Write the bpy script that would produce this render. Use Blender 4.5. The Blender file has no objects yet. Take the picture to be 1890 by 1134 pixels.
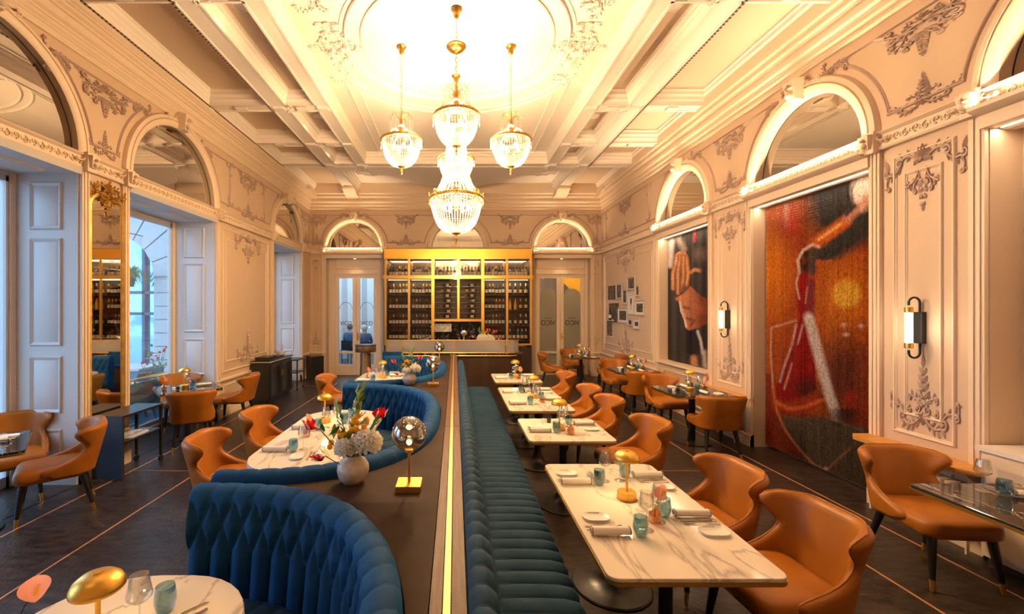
import bpy, bmesh, math, random
from mathutils import Vector, Matrix
S = bpy.context.scene
COL = S.collection
PI = math.pi
# ---------------------------------------------------------------- camera, world, exposure
F, CX, CY, EYE = 800.0, 840.0, 568.0, 1.95
cd = bpy.data.cameras.new('camera'); cam = bpy.data.objects.new('camera', cd); COL.objects.link(cam)
cam.location = (0, 0, EYE); cam.rotation_euler = (PI/2, 0, 0)
cd.sensor_width = 36; cd.lens = 36*F/1890
cd.shift_x = (945-CX)/1890; cd.shift_y = (CY-567)/1890; cd.clip_start = .02
S.camera = cam
W = bpy.data.worlds.new('sky'); S.world = W; W.use_nodes = True
bg = W.node_tree.nodes['Background']; bg.inputs[0].default_value = (.42, .68, 1, 1); bg.inputs[1].default_value = 3.6
S.view_settings.view_transform = 'Standard'; S.view_settings.look = 'None'
S.view_settings.gamma = 1; S.view_settings.use_curve_mapping = False
S.view_settings.exposure = 0.72
S.cycles.max_bounces = 10; S.cycles.transparent_max_bounces = 24; S.cycles.glossy_bounces = 5; S.cycles.transmission_bounces = 8; S.cycles.diffuse_bounces = 5
S.cycles.sample_clamp_indirect = 6; S.cycles.caustics_reflective = False; S.cycles.caustics_refractive = False
WARM = (1, .68, .36); AMBER = (1, .60, .26)
XL, XR, YB, YF = -4.15, 4.17, 12.35, -.75
CEIL = 5.45
PORTALS = [(-4.95, 1.11, 1.7), (-4.95, 3.8, 1.7), (-4.95, 6.5, 1.9), (-4.95, 10.75, 1.6)]
for (x, y, w) in PORTALS:
    l = bpy.data.lights.new('window_portal', 'AREA'); l.shape = 'RECTANGLE'; l.size = 3.2; l.size_y = w; l.cycles.is_portal = True
    o = bpy.data.objects.new('window_portal', l); COL.objects.link(o); o.location = (x, y, 1.8); o.rotation_euler = (0, -PI/2, 0)
def lamp(kind, loc, power, color=WARM, size=.05, rot=None, size_y=None, parent=None, name='light', spread=None, angle=None):
    l = bpy.data.lights.new(name, kind); l.energy = power; l.color = color
    if kind == 'AREA':
        l.size = size
        if size_y: l.shape = 'RECTANGLE'; l.size_y = size_y
        if spread: l.spread = spread
    else: l.shadow_soft_size = size
    if kind == 'SPOT': l.spot_size = angle or 1.2; l.spot_blend = 1
    o = bpy.data.objects.new(name, l); COL.objects.link(o); o.location = loc
    if rot: o.rotation_euler = rot
    if parent: o.parent = parent
    return o
P_BIG, P_SMALL, P_ARCH, P_CURT, P_SCONCE, P_TABLE, P_DOOR = 225, 46, 21, 11, 1.7, 2.6, 14
# recessed spots in the narrow coffers; the unseen pair nearest the camera is added fill
for sx in (-1, 1):
    for yy in (.6, 3.2, 5.0, 7.9, 9.3):
        lamp('SPOT', (sx*2.55, yy, 5.40), 30, (1, .66, .34), .05, (0, 0, 0), angle=1.9, name='coffer_spot_and_fill')
# ---------------------------------------------------------------- helpers
def P(px, py, z):
    y = F*(EYE-z)/(py-CY); return Vector(((px-CX)*y/F, y, z))
class MB:
    def __init__(s): s.v = []; s.f = []; s.m = []
    def add(s, vs, fs, mi=0):
        o = len(s.v); s.v += [tuple(q) for q in vs]; s.f += [tuple(i+o for i in f) for f in fs]; s.m += [mi]*len(fs); return s
    def box(s, x0, x1, y0, y1, z0, z1, mi=0):
        return s.add([(x0,y0,z0),(x1,y0,z0),(x1,y1,z0),(x0,y1,z0),(x0,y0,z1),(x1,y0,z1),(x1,y1,z1),(x0,y1,z1)],
            [(3,2,1,0),(4,5,6,7),(0,1,5,4),(1,2,6,5),(2,3,7,6),(3,0,4,7)], mi)
    def loft(s, rings, mi=0, cap0=True, cap1=True, close=True):
        n = len(rings[0]); vs = [p for r in rings for p in r]; fs = []
        for i in range(len(rings)-1):
            for j in range(n if close else n-1):
                k = (j+1) % n; fs.append((i*n+j, i*n+k, (i+1)*n+k, (i+1)*n+j))
        if cap0: fs.append(tuple(range(n))[::-1])
        if cap1: fs.append(tuple((len(rings)-1)*n+j for j in range(n)))
        return s.add(vs, fs, mi)
    def prism(s, poly, z0, z1, mi=0, bev=0):
        if not bev: return s.loft([[(x,y,z0) for x,y in poly], [(x,y,z1) for x,y in poly]], mi)
        c = (sum(p[0] for p in poly)/len(poly), sum(p[1] for p in poly)/len(poly)); R = max(math.hypot(p[0]-c[0],p[1]-c[1]) for p in poly); k = 1-bev/R
        sc = lambda z, q: [(c[0]+(x-c[0])*q, c[1]+(y-c[1])*q, z) for x,y in poly]
        return s.loft([sc(z0,k), sc(z0+bev,1), sc(z1-bev,1), sc(z1,k)], mi)
    def lathe(s, prof, n=16, cx=0, cy=0, cz=0, mi=0, cap=True):
        rings = [[(cx+r*math.cos(2*PI*j/n), cy+r*math.sin(2*PI*j/n), cz+z) for j in range(n)] for r, z in prof]
        return s.loft(rings, mi, cap, cap)
    def tube(s, pts, r, n=6, mi=0, closed=False, flat=1.0, up=None):
        pts = [Vector(p) for p in pts]; N = len(pts); rings = []
        up = Vector(up) if up else None
        for i, p in enumerate(pts):
            a = pts[i-1] if (i or closed) else p; b = pts[(i+1) % N] if (i < N-1 or closed) else p
            t = (b-a).normalized() if (b-a).length > 1e-9 else Vector((0,0,1))
            q = up if up and abs(t.dot(up)) < .99 else (Vector((0,0,1)) if abs(t.z) < .9 else Vector((1,0,0)))
            e1 = t.cross(q).normalized(); e2 = e1.cross(t); rr = r[i] if isinstance(r, (list, tuple)) else r
            rings.append([p+e1*rr*math.cos(2*PI*j/n)+e2*rr*flat*math.sin(2*PI*j/n) for j in range(n)])
        if closed: rings.append(rings[0]); return s.loft(rings, mi, False, False)
        return s.loft(rings, mi)
    def grid(s, fn, nu, nv, mi=0, closeu=False):
        vs = [fn(i/nu, j/nv) for j in range(nv+1) for i in range(nu+(0 if closeu else 1))]; w = nu+(0 if closeu else 1); fs = []
        for j in range(nv):
            for i in range(nu):
                k = (i+1) % w; fs.append((j*w+i, j*w+k, (j+1)*w+k, (j+1)*w+i))
        return s.add(vs, fs, mi)
    def sphere(s, c, r, n=12, m=8, mi=0, sc=(1,1,1)):
        rings = [[(c[0]+r*sc[0]*math.sin(a)*math.cos(2*PI*j/n), c[1]+r*sc[1]*math.sin(a)*math.sin(2*PI*j/n), c[2]-r*sc[2]*math.cos(a)) for j in range(n)] for a in [PI*(i+.02)/(m+.04) for i in range(m+1)]]
        return s.loft(rings, mi)
    def octa(s, c, r, h, mi=0):
        x,y,z = c; return s.add([(x+r,y,z),(x,y+r,z),(x-r,y,z),(x,y-r,z),(x,y,z+h),(x,y,z-h)], [(0,1,4),(1,2,4),(2,3,4),(3,0,4),(1,0,5),(2,1,5),(3,2,5),(0,3,5)], mi)
    def profile_u(s, prof, u0, u1, mi=0):      # prof [(v, n)] swept along the first axis
        return s.loft([[(u0, v, n) for v, n in prof], [(u1, v, n) for v, n in prof]], mi, True, True)
    def profile_y(s, prof, y0, y1, mi=0):      # prof [(x, z)] swept along Y
        return s.loft([[(x, y0, z) for x, z in prof], [(x, y1, z) for x, z in prof]], mi)
    def profile_x(s, prof, x0, x1, mi=0):
        return s.loft([[(x0, y, z) for y, z in prof], [(x1, y, z) for y, z in prof]], mi)
    def sweep(s, path, prof, closed=True, mi=0):   # path in the u,v plane, prof [(offset to the left, n)]
        N = len(path); rings = []
        for i in range(N):
            p = Vector(path[i]).to_2d(); a = Vector(path[i-1]).to_2d() if (i or closed) else None; b = Vector(path[(i+1) % N]).to_2d() if (i < N-1 or closed) else None
            d1 = (p-a).normalized() if a is not None else (b-p).normalized(); d2 = (b-p).normalized() if b is not None else d1
            n1 = Vector((-d1.y, d1.x)); n2 = Vector((-d2.y, d2.x)); m = (n1+n2); m = m.normalized() if m.length > 1e-6 else n1
            k = 1/max(.35, m.dot(n1)); rings.append([(p.x+m.x*o*k, p.y+m.y*o*k, n) for o, n in prof])
        if closed: rings.append(rings[0])
        return s.loft(rings, mi, not closed, not closed, close=True)
    def xf(s, fn): s.v = [fn(*p) for p in s.v]; return s
    def mesh(s, name, mats, sharp=40, recalc=True):
        me = bpy.data.meshes.new(name); me.from_pydata(s.v, [], s.f)
        for m in (mats if isinstance(mats, (list, tuple)) else [mats]): me.materials.append(m)
        me.polygons.foreach_set('material_index', s.m)
        if recalc:
            bm = bmesh.new(); bm.from_mesh(me); bmesh.ops.recalc_face_normals(bm, faces=bm.faces); bm.to_mesh(me); bm.free()
        me.polygons.foreach_set('use_smooth', [True]*len(me.polygons)); me.set_sharp_from_angle(angle=math.radians(sharp)); me.update()
        return me
    def build(s, name, mats, parent=None, sharp=40, recalc=True, loc=None, **kw):
        o = bpy.data.objects.new(name, s.mesh(name, mats, sharp, recalc)); COL.objects.link(o)
        if parent: o.parent = parent
        if loc: o.location = loc
        return tag(o, **kw)
def tag(o, label=None, cat=None, group=None, kind=None):
    if label: o['label'] = label
    if cat: o['category'] = cat
    if group: o['group'] = group
    if kind: o['kind'] = kind
    return o
def link(me, name, parent=None, loc=(0,0,0), rot=(0,0,0), sc=None, **kw):
    o = bpy.data.objects.new(name, me); COL.objects.link(o); o.location = loc; o.rotation_euler = rot
    if sc: o.scale = sc
    if parent: o.parent = parent
    return tag(o, **kw)
def thing(name, label, cat, loc=(0,0,0), rz=0, group=None):
    o = bpy.data.objects.new(name, None); COL.objects.link(o); o.location = loc; o.rotation_euler = (0, 0, rz); o.empty_display_size = .1
    return tag(o, label, cat, group)
KIDS = {}
def copy_tree(o, parent=None):
    c = o.copy(); COL.objects.link(c); c.parent = parent
    for ch in [k for k in o.children]: copy_tree(ch, c)
    return c
PROTO = {}
def put(key, maker, loc, rz=0, label=None, group=None, rot=None, sc=None):
    if key not in PROTO: o = PROTO[key] = maker()
    else: o = copy_tree(PROTO[key])
    o.location = loc; o.rotation_euler = rot or (0, 0, rz)
    if sc: o.scale = sc
    return tag(o, label, None, group)
def rrect(x0, x1, y0, y1, r, n=6):
    out = []
    for cx, cy, a in ((x1-r,y1-r,0),(x0+r,y1-r,PI/2),(x0+r,y0+r,PI),(x1-r,y0+r,1.5*PI)):
        out += [(cx+r*math.cos(a+PI/2*i/n), cy+r*math.sin(a+PI/2*i/n)) for i in range(n+1)]
    return out
# ---------------------------------------------------------------- materials
def mat(name, col, rough=.5, metal=0, spec=.5, noise=None, bump=None, sheen=None, coat=0, emit=None):
    m = bpy.data.materials.new(name); m.use_nodes = True; nt = m.node_tree; b = nt.nodes['Principled BSDF']
    b.inputs['Base Color'].default_value = (*col, 1); b.inputs['Roughness'].default_value = rough; b.inputs['Metallic'].default_value = metal
    b.inputs['Specular IOR Level'].default_value = spec; b.inputs['Coat Weight'].default_value = coat
    if coat: b.inputs['Coat Roughness'].default_value = .15
    tc = nt.nodes.new('ShaderNodeTexCoord') if (noise or bump) else None
    if noise:     # (scale, second colour, low, high, stretch)
        sc, c2, lo, hi, st = noise
        mp = nt.nodes.new('ShaderNodeMapping'); mp.inputs['Scale'].default_value = st; nt.links.new(tc.outputs['Object'], mp.inputs[0])
        n = nt.nodes.new('ShaderNodeTexNoise'); n.inputs['Scale'].default_value = sc; n.inputs['Detail'].default_value = 6; nt.links.new(mp.outputs[0], n.inputs['Vector'])
        r = nt.nodes.new('ShaderNodeValToRGB'); r.color_ramp.elements[0].position = lo; r.color_ramp.elements[1].position = hi
        r.color_ramp.elements[0].color = (*col, 1); r.color_ramp.elements[1].color = (*c2, 1); nt.links.new(n.outputs[0], r.inputs[0]); nt.links.new(r.outputs[0], b.inputs['Base Color'])
    if bump:      # (scale, strength)
        n = nt.nodes.new('ShaderNodeTexNoise'); n.inputs['Scale'].default_value = bump[0]; n.inputs['Detail'].default_value = 4; nt.links.new(tc.outputs['Object'], n.inputs['Vector'])
        bp = nt.nodes.new('ShaderNodeBump'); bp.inputs['Strength'].default_value = bump[1]; bp.inputs['Distance'].default_value = .01; nt.links.new(n.outputs[0], bp.inputs['Height']); nt.links.new(bp.outputs[0], b.inputs['Normal'])
    if sheen: b.inputs['Sheen Weight'].default_value = sheen[0]; b.inputs['Sheen Tint'].default_value = (*sheen[1], 1); b.inputs['Sheen Roughness'].default_value = .4
    if emit: b.inputs['Emission Color'].default_value = (*emit[0], 1); b.inputs['Emission Strength'].default_value = emit[1]
    return m
def thin_glass(name, tint, gloss=.12, rough=.02, diff=0, dcol=(1,1,1)):
    m = bpy.data.materials.new(name); m.use_nodes = True; nt = m.node_tree; nt.nodes.clear(); N = nt.nodes.new
    out = N('ShaderNodeOutputMaterial'); tr = N('ShaderNodeBsdfTransparent'); gl = N('ShaderNodeBsdfGlossy'); mx = N('ShaderNodeMixShader'); lw = N('ShaderNodeLayerWeight'); ad = N('ShaderNodeMath')
    tr.inputs[0].default_value = (*tint, 1); gl.inputs['Roughness'].default_value = rough; lw.inputs[0].default_value = .25
    ad.operation = 'MULTIPLY_ADD'; ad.inputs[1].default_value = .7; ad.inputs[2].default_value = gloss; nt.links.new(lw.outputs['Facing'], ad.inputs[0]); ad.use_clamp = True
    nt.links.new(ad.outputs[0], mx.inputs[0]); nt.links.new(tr.outputs[0], mx.inputs[1]); nt.links.new(gl.outputs[0], mx.inputs[2]); last = mx
    if diff:
        df = N('ShaderNodeBsdfTranslucent'); df.inputs[0].default_value = (*dcol, 1); d2 = N('ShaderNodeBsdfDiffuse'); d2.inputs[0].default_value = (*dcol, 1)
        m1 = N('ShaderNodeMixShader'); nt.links.new(df.outputs[0], m1.inputs[1]); nt.links.new(d2.outputs[0], m1.inputs[2]); m1.inputs[0].default_value = .4
        m2 = N('ShaderNodeMixShader'); m2.inputs[0].default_value = diff; nt.links.new(mx.outputs[0], m2.inputs[1]); nt.links.new(m1.outputs[0], m2.inputs[2]); last = m2
    nt.links.new(last.outputs[0], out.inputs[0]); return m
def petalmat(name, col):
    m = bpy.data.materials.new(name); m.use_nodes = True; nt = m.node_tree; nt.nodes.clear(); N = nt.nodes.new
    o = N('ShaderNodeOutputMaterial'); d = N('ShaderNodeBsdfDiffuse'); t = N('ShaderNodeBsdfTranslucent'); x = N('ShaderNodeMixShader'); x.inputs[0].default_value = .45
    d.inputs[0].default_value = (*col, 1); t.inputs[0].default_value = (*col, 1); nt.links.new(d.outputs[0], x.inputs[1]); nt.links.new(t.outputs[0], x.inputs[2]); nt.links.new(x.outputs[0], o.inputs[0]); return m
def emission(name, col, st):
    m = bpy.data.materials.new(name); m.use_nodes = True; nt = m.node_tree; nt.nodes.clear()
    e = nt.nodes.new('ShaderNodeEmission'); e.inputs[0].default_value = (*col, 1); e.inputs[1].default_value = st
    o = nt.nodes.new('ShaderNodeOutputMaterial'); nt.links.new(e.outputs[0], o.inputs[0]); return m
def marble(name, base, vein, scale, rough=.08, w=.5):
    m = mat(name, base, rough); nt = m.node_tree; b = nt.nodes['Principled BSDF']; N = nt.nodes.new
    tc = N('ShaderNodeTexCoord'); mp = N('ShaderNodeMapping'); mp.inputs['Rotation'].default_value = (0, 0, .6); mp.inputs['Scale'].default_value = (1, .35, 1); nt.links.new(tc.outputs['Object'], mp.inputs[0])
    n = N('ShaderNodeTexNoise'); n.inputs['Scale'].default_value = scale; n.inputs['Detail'].default_value = 8; n.inputs['Distortion'].default_value = 1.2; nt.links.new(mp.outputs[0], n.inputs['Vector'])
    s = N('ShaderNodeMath'); s.operation = 'SUBTRACT'; s.inputs[1].default_value = .5; nt.links.new(n.outputs[0], s.inputs[0])
    a = N('ShaderNodeMath'); a.operation = 'ABSOLUTE'; nt.links.new(s.outputs[0], a.inputs[0])
    r = N('ShaderNodeValToRGB'); e = r.color_ramp.elements; e[0].position = 0; e[0].color = (*vein, 1); e[1].position = .035*w; e[1].color = (*base, 1); nt.links.new(a.outputs[0], r.inputs[0])
    nt.links.new(r.outputs[0], b.inputs['Base Color']); return m
M = dict(
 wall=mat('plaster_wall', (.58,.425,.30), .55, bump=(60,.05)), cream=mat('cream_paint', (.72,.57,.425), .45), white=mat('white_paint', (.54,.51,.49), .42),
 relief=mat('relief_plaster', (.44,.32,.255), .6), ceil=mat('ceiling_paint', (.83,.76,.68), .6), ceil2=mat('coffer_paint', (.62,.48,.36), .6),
 dark=mat('dark_slot', (.03,.02,.018), .7), mirror=mat('mirror', (.86,.82,.74), .015, 1), gold=mat('brass', (.80,.50,.13), .30, 1), gilt=mat('gilt_wood', (.55,.33,.09), .42, .75, noise=(9,(.75,.48,.14),.35,.65,(1,1,1))),
 brass2=mat('satin_brass', (.80,.47,.09), .38, 1), inlay=mat('copper_inlay', (.80,.42,.20), .4, .6),
 floor=mat('dark_stained_floor', (.012,.0085,.0078), .33, spec=.4, noise=(7,(.055,.038,.031),.38,.72,(1,2.6,1)), bump=(30,.3)),
 leather=mat('tan_leather', (.37,.125,.010), .42, spec=.35, noise=(3.5,(.27,.080,.006),.35,.75,(1,1,1)), bump=(180,.06)),
 leg=mat('black_wood', (.012,.011,.011), .35), velvet=mat('blue_velvet', (.006,.045,.125), .72, spec=.12, noise=(5,(.009,.064,.18),.35,.7,(1,1,1)), sheen=(.16,(.05,.28,.85))),
 velvet2=mat('teal_velvet', (.013,.038,.070), .75, spec=.12, noise=(5,(.023,.058,.098),.35,.7,(1,1,1)), sheen=(.16,(.18,.34,.62))),
 wood=mat('brown_oak', (.085,.038,.020), .5, spec=.25, noise=(6,(.150,.072,.040),.3,.7,(14,.8,1)), bump=(90,.15)), ledge=mat('dark_brown_leather_top', (.034,.019,.012), .68, spec=.12, noise=(4,(.055,.031,.020),.3,.7,(1,1,1)), bump=(260,.2)),
 darkwood=mat('dark_walnut', (.030,.015,.009), .4, noise=(5,(.055,.028,.016),.3,.7,(1,1,.15))), black=mat('black_lacquer', (.013,.013,.015), .35), navy=mat('navy_panel', (.014,.022,.038), .4),
 marble=marble('white_marble', (.72,.63,.52), (.42,.36,.31), 2.6, .09, .5), bmarble=marble('black_marble', (.012,.011,.011), (.5,.42,.34), 3.2, .06, .22), bmarble2=marble('brown_black_marble', (.035,.028,.025), (.40,.33,.27), 6, .06, .5),
 glass=thin_glass('clear_glass', (.96,.96,.95), .10), teal=thin_glass('teal_glass', (.62,.78,.83), .09), amber=thin_glass('amber_glass', (.95,.70,.32), .1), pane=thin_glass('window_pane', (.96,.98,1), .05), cabglass=thin_glass('cabinet_glass', (.93,.92,.9), .03),
 fluted=thin_glass('fluted_glass', (.55,.55,.56), .16, .2, .62, (.74,.68,.62)), frost=thin_glass('frosted_glass', (.5,.48,.42), .05, .4, .75, (.62,.58,.47)),
 crystal=thin_glass('crystal', (.93,.90,.86), .13, .04, .06, (.9,.87,.8)), bulb=emission('bulb', (1,.78,.48), 7), led=emission('led_strip', (1,.76,.45), 2.2), lampglow=emission('lamp_diffuser', (1,.72,.35), 12), tube=emission('sconce_tube', (1,.80,.55), 3.2),
 napkin=mat('napkin_linen', (.72,.66,.60), .85), navyline=mat('navy_thread', (.02,.02,.03), .8), china=mat('white_china', (.72,.68,.62), .3), steel=mat('polished_steel', (.62,.60,.57), .18, 1), wax=mat('cream_ball', (.85,.75,.55), .35),
 stone=mat('exterior_stone', (.40,.39,.38), .8, bump=(30,.1)), blueframe=mat('blue_window_frame', (.010,.06,.14), .4), bluepanel=mat('blue_panel', (.03,.12,.2), .18), leaf=mat('leaf_green', (.07,.20,.03), .5), stem=mat('stem_green', (.12,.25,.05), .5),
 red=petalmat('red_petal', (.68,.012,.015)), yellow=petalmat('yellow_petal', (.90,.52,.03)), hyd=petalmat('white_petal', (.93,.90,.84)), pinkf=mat('pink_petal', (.75,.25,.22), .4), coral=petalmat('coral_petal', (.88,.36,.24)), ceramic=mat('glazed_ceramic', (.55,.47,.40), .3, bump=(38,.7)),
 fluid=mat('bottle_glass', (.012,.012,.010), .08), fluidb=mat('brown_bottle_glass', (.09,.03,.01), .08), clearb=mat('spirit_bottle', (.32,.24,.15), .08), paper=mat('paper_label', (.70,.64,.54), .7), foil=mat('red_foil', (.35,.02,.02), .35), foilg=mat('gold_foil', (.75,.48,.08), .35, .6), orangeb=mat('orange_champagne_wrap', (.80,.30,.02), .4),
 brownsilk=mat('bronze_metal', (.30,.20,.11), .35, .85), jacket=mat('blue_jacket', (.05,.11,.20), .8), skin=mat('skin', (.5,.3,.2), .5), hair=mat('hair', (.12,.1,.09), .7), greyhair=mat('grey_hair', (.5,.48,.45), .7), photo=mat('photo_print', (.035,.03,.028), .3, noise=(14,(.30,.24,.19),.5,.72,(1,1,1))), shelfwood=mat('golden_oak_shelf', (.62,.30,.07), .35, noise=(4,(.5,.22,.045),.3,.7,(1,6,1))), backlit=mat('smoked_mirror', (.45,.38,.32), .12, .9), sunroom=mat('pale_hall_paint', (.72,.66,.58), .6), plastic=mat('white_plastic', (.8,.78,.75), .35), lettering=mat('dark_lettering', (.05,.04,.035), .5), winefill=mat('red_wine_bottle', (.05,.006,.008), .1))
# ================================================================ ROOM
WL = lambda u, v, n: (XL+n, u, v)
WR = lambda u, v, n: (XR-n, u, v)
WB = lambda u, v, n: (u, YB-n, v)
WF = lambda u, v, n: (u, YF+n, v)
VS, VB0, VB1, VC = 3.66, 3.48, 3.65, 4.76          # spring of the arches, frieze band, bottom of the cornice
def arcpts(uc, R, n=28, v=VS, a0=0, a1=PI): return [(uc+R*math.cos(a0+(a1-a0)*i/n), v+R*math.sin(a0+(a1-a0)*i/n)) for i in range(n+1)]
# ---- rocaille ornaments, modelled once in a (u, v, n) plane and reused
def spiral(mb, c, r, a0, turns, d, th, lead=None):
    pts = []; N = 16
    for i in range(N+1):
        t = i/N; rr = r*(1-.85*t); a = a0+d*turns*2*PI*t; pts.append((c[0]+rr*math.cos(a), c[1]+rr*math.sin(a), th*.6))
    pre = [(*q, th*.6) for q in (lead or [])]
    rad = [th*(.55+.45*min(1, (i+1)/max(1, len(pre)+4))) for i in range(len(pre))]+[th*(1-.3*i/N) for i in range(N+1)]
    mb.tube(pre+pts, rad, 6, up=(0,0,1)); mb.sphere((pts[-1][0], pts[-1][1], th*.8), th*1.1, 6, 4)
def leaf(mb, p, a, L, w, h=.02):
    c, s = math.cos(a), math.sin(a); q = lambda x, y, z: (p[0]+c*x-s*y, p[1]+s*x+c*y, z)
    vs = [q(0,0,.002), q(L*.25,w*.42,0), q(L*.6,w*.5,0), q(L,0,h*.3), q(L*.6,-w*.5,0), q(L*.25,-w*.42,0), q(L*.3,0,h), q(L*.7,0,h*.9)]
    mb.add(vs, [(0,6,1),(1,6,7,2),(2,7,3),(0,5,6),(5,4,7,6),(4,3,7)])
def scrollarm(mb, p, a, L, th, flip=1, leaves=3):
    c, s = math.cos(a), math.sin(a); q = lambda x, y: (p[0]+c*x-s*y*flip, p[1]+s*x+c*y*flip)
    lead = [q(L*t, L*.22*math.sin(PI*t)) for t in (0,.15,.3,.45,.6,.72)]; e = q(L*.86, L*.0)
    ang = math.atan2(lead[-1][1]-e[1], lead[-1][0]-e[0]); spiral(mb, e, L*.17, ang, 1.15, -flip, th, lead)
    for i in range(leaves):
        t = .12+.62*i/max(1, leaves-1) if leaves > 1 else .4; b = q(L*t, L*.22*math.sin(PI*t))
        leaf(mb, b, a+flip*(1.15-.5*t), L*.30, L*.13, th*1.5); leaf(mb, b, a-flip*(1.0-.2*t), L*.22, L*.11, th*1.5)
def shell(mb, p, R, a0=PI/2, n=7, spread=2.4, h=.03):
    for i in range(n): leaf(mb, p, a0+spread*(i/(n-1)-.5), R*(1-.22*abs(i/(n-1)-.5)*2), R*.34, h)
    mb.sphere((p[0], p[1], h*.6), R*.16, 7, 5)
def drop(mb, p, L, w, th):
    n = 4
    for i in range(n):
        y = p[1]-L*i/n; k = 1-.17*i
        for s in (-1, 1): leaf(mb, (p[0], y), -PI/2+s*.75, L*.32*k, w*.34*k, th*1.6); spiral(mb, (p[0]+s*w*.22*k, y-L*.06), w*.10*k, PI/2, .9, s, th*.6)
        mb.sphere((p[0], y-L*.08, th), th*1.1, 6, 4)
    leaf(mb, (p[0], p[1]-L*.8), -PI/2, L*.25, w*.22, th*1.5)
def orn_crest():       # panel head: shell, two long arms, a hanging drop; 1 wide, origin at the middle
    b = MB(); shell(b, (0,.06), .15, PI/2, 9, 3.2, .045)
    for s in (-1,1):
        a = 0 if s > 0 else PI
        scrollarm(b, (s*.04,.04), a+s*.12, .30, .017, s); scrollarm(b, (s*.27,.07), a-s*.25, .26, .016, -s, 4); scrollarm(b, (s*.05,-.02), a-s*.7, .22, .014, -s)
        scrollarm(b, (s*.44,.0), -PI/2+s*.1, .17, .013, s, 2); leaf(b, (s*.46,.02), PI/2-s*.4, .14, .06, .03)
        scrollarm(b, (s*.03,-.1), a-s*1.1, .17, .012, s, 2)
    drop(b, (0,-.12), .30, .22, .015); return b
def orn_pendant():     # spandrel cartouche: wide top, tapering to a drop
    b = MB(); shell(b, (0,.0), .13, PI/2, 7, 2.6, .04)
    for s in (-1,1):
        a = 0 if s > 0 else PI
        scrollarm(b, (s*.04,.0), a+s*.35, .30, .017, -s, 4); scrollarm(b, (s*.05,-.05), a-s*.35, .26, .015, s, 3); scrollarm(b, (s*.03,-.14), a-s*.9, .19, .013, s, 3)
        leaf(b, (s*.30,.09), (.5 if s > 0 else PI-.5), .16, .07, .03)
        scrollarm(b, (s*.14,-.06), a-s*.75, .20, .012, -s, 3); spiral(b, (s*.13,.06), .045, PI/2, 1.1, s, .012); spiral(b, (s*.10,-.2), .035, PI/2, 1.1, -s, .011); spiral(b, (s*.2,-.03), .035, 0, 1.1, s, .011)
    for i in range(7): leaf(b, (0,-.12), -PI/2+(i-3)*.42, .13, .05, .03)
    drop(b, (0,-.22), .24, .18, .014); return b
def orn_base():        # pyramid standing on two wide scrolls
    b = MB()
    for s in (-1,1):
        a = 0 if s > 0 else PI
        scrollarm(b, (s*.03,.02), a-s*.08, .32, .017, -s, 4); scrollarm(b, (s*.28,.02), a+s*.25, .24, .015, s, 3); scrollarm(b, (s*.03,.1), a+s*.5, .22, .014, s, 3); scrollarm(b, (s*.46,.06), PI/2-s*.15, .16, .012, -s, 2)
    shell(b, (0,.06), .12, -PI/2, 7, 2.6, .035)
    for s in (-1,1):
        spiral(b, (s*.08,.09), .05, PI/2, 1.2, s, .013); spiral(b, (s*.2,.07), .04, PI/2, 1.1, -s, .012); spiral(b, (s*.06,.24), .03, PI/2, 1.1, s, .010)
    for i in range(5):
        for s in (-1,1): leaf(b, (0,.12+.075*i), PI/2-s*(.95-.08*i), .15-.014*i, .06, .03)
        b.sphere((0,.13+.075*i,.02), .018, 6, 4)
    leaf(b, (0,.48), PI/2, .14, .06, .03); return b
def orn_sprig():
    b = MB(); scrollarm(b, (0,0), .35, .30, .015, 1, 4); scrollarm(b, (0,0), -1.0, .26, .014, -1, 3); scrollarm(b, (0,0), PI-.5, .18, .013, 1, 3); shell(b, (0,0), .09, .4, 5, 2.4, .03); return b
def orn_key():
    b = MB(); b.loft([[(-.07,-.12,.0),(.07,-.12,.0),(.1,.13,0),(-.1,.13,0)], [(-.06,-.1,.1),(.06,-.1,.1),(.09,.12,.14),(-.09,.12,.14)]])
    shell(b, (0,.0), .11, PI/2, 5, 2.2, .17); b.sphere((0,-.05,.12), .05, 8, 6)
    for s in (-1,1): scrollarm(b, (s*.09,.08), (0 if s > 0 else PI)-s*.3, .22, .014, -s, 3); spiral(b, (s*.07,.1), .04, PI/2, 1, s, .02)
    return b
def orn_rosette():
    b = MB()
    for i in range(8): leaf(b, (0,0), i*PI/4, .1, .06, .03)
    b.sphere((0,0,.02), .03, 7, 5)
    for i in range(4): scrollarm(b, (0,0), i*PI/2+.3, .17, .011, 1, 2)
    return b
ORN = {k: f() for k, f in dict(crest=orn_crest, pendant=orn_pendant, base=orn_base, sprig=orn_sprig, key=orn_key, rosette=orn_rosette).items()}
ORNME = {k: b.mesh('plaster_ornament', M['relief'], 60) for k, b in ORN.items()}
ORNCREAM = {}
def frame_matrix(wf, u, v, n=0, a=0, sx=1, sy=1, sn=1):
    o = Vector(wf(u, v, n)); eu = Vector(wf(u+1, v, n))-o; ev = Vector(wf(u, v+1, n))-o; en = Vector(wf(u, v, n+1))-o
    c, s = math.cos(a), math.sin(a); ex = (eu*c+ev*s)*sx; ey = (ev*c-eu*s)*sy; ez = en*sn
    return Matrix(((ex.x,ey.x,ez.x,o.x),(ex.y,ey.y,ez.y,o.y),(ex.z,ey.z,ez.z,o.z),(0,0,0,1)))
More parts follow.
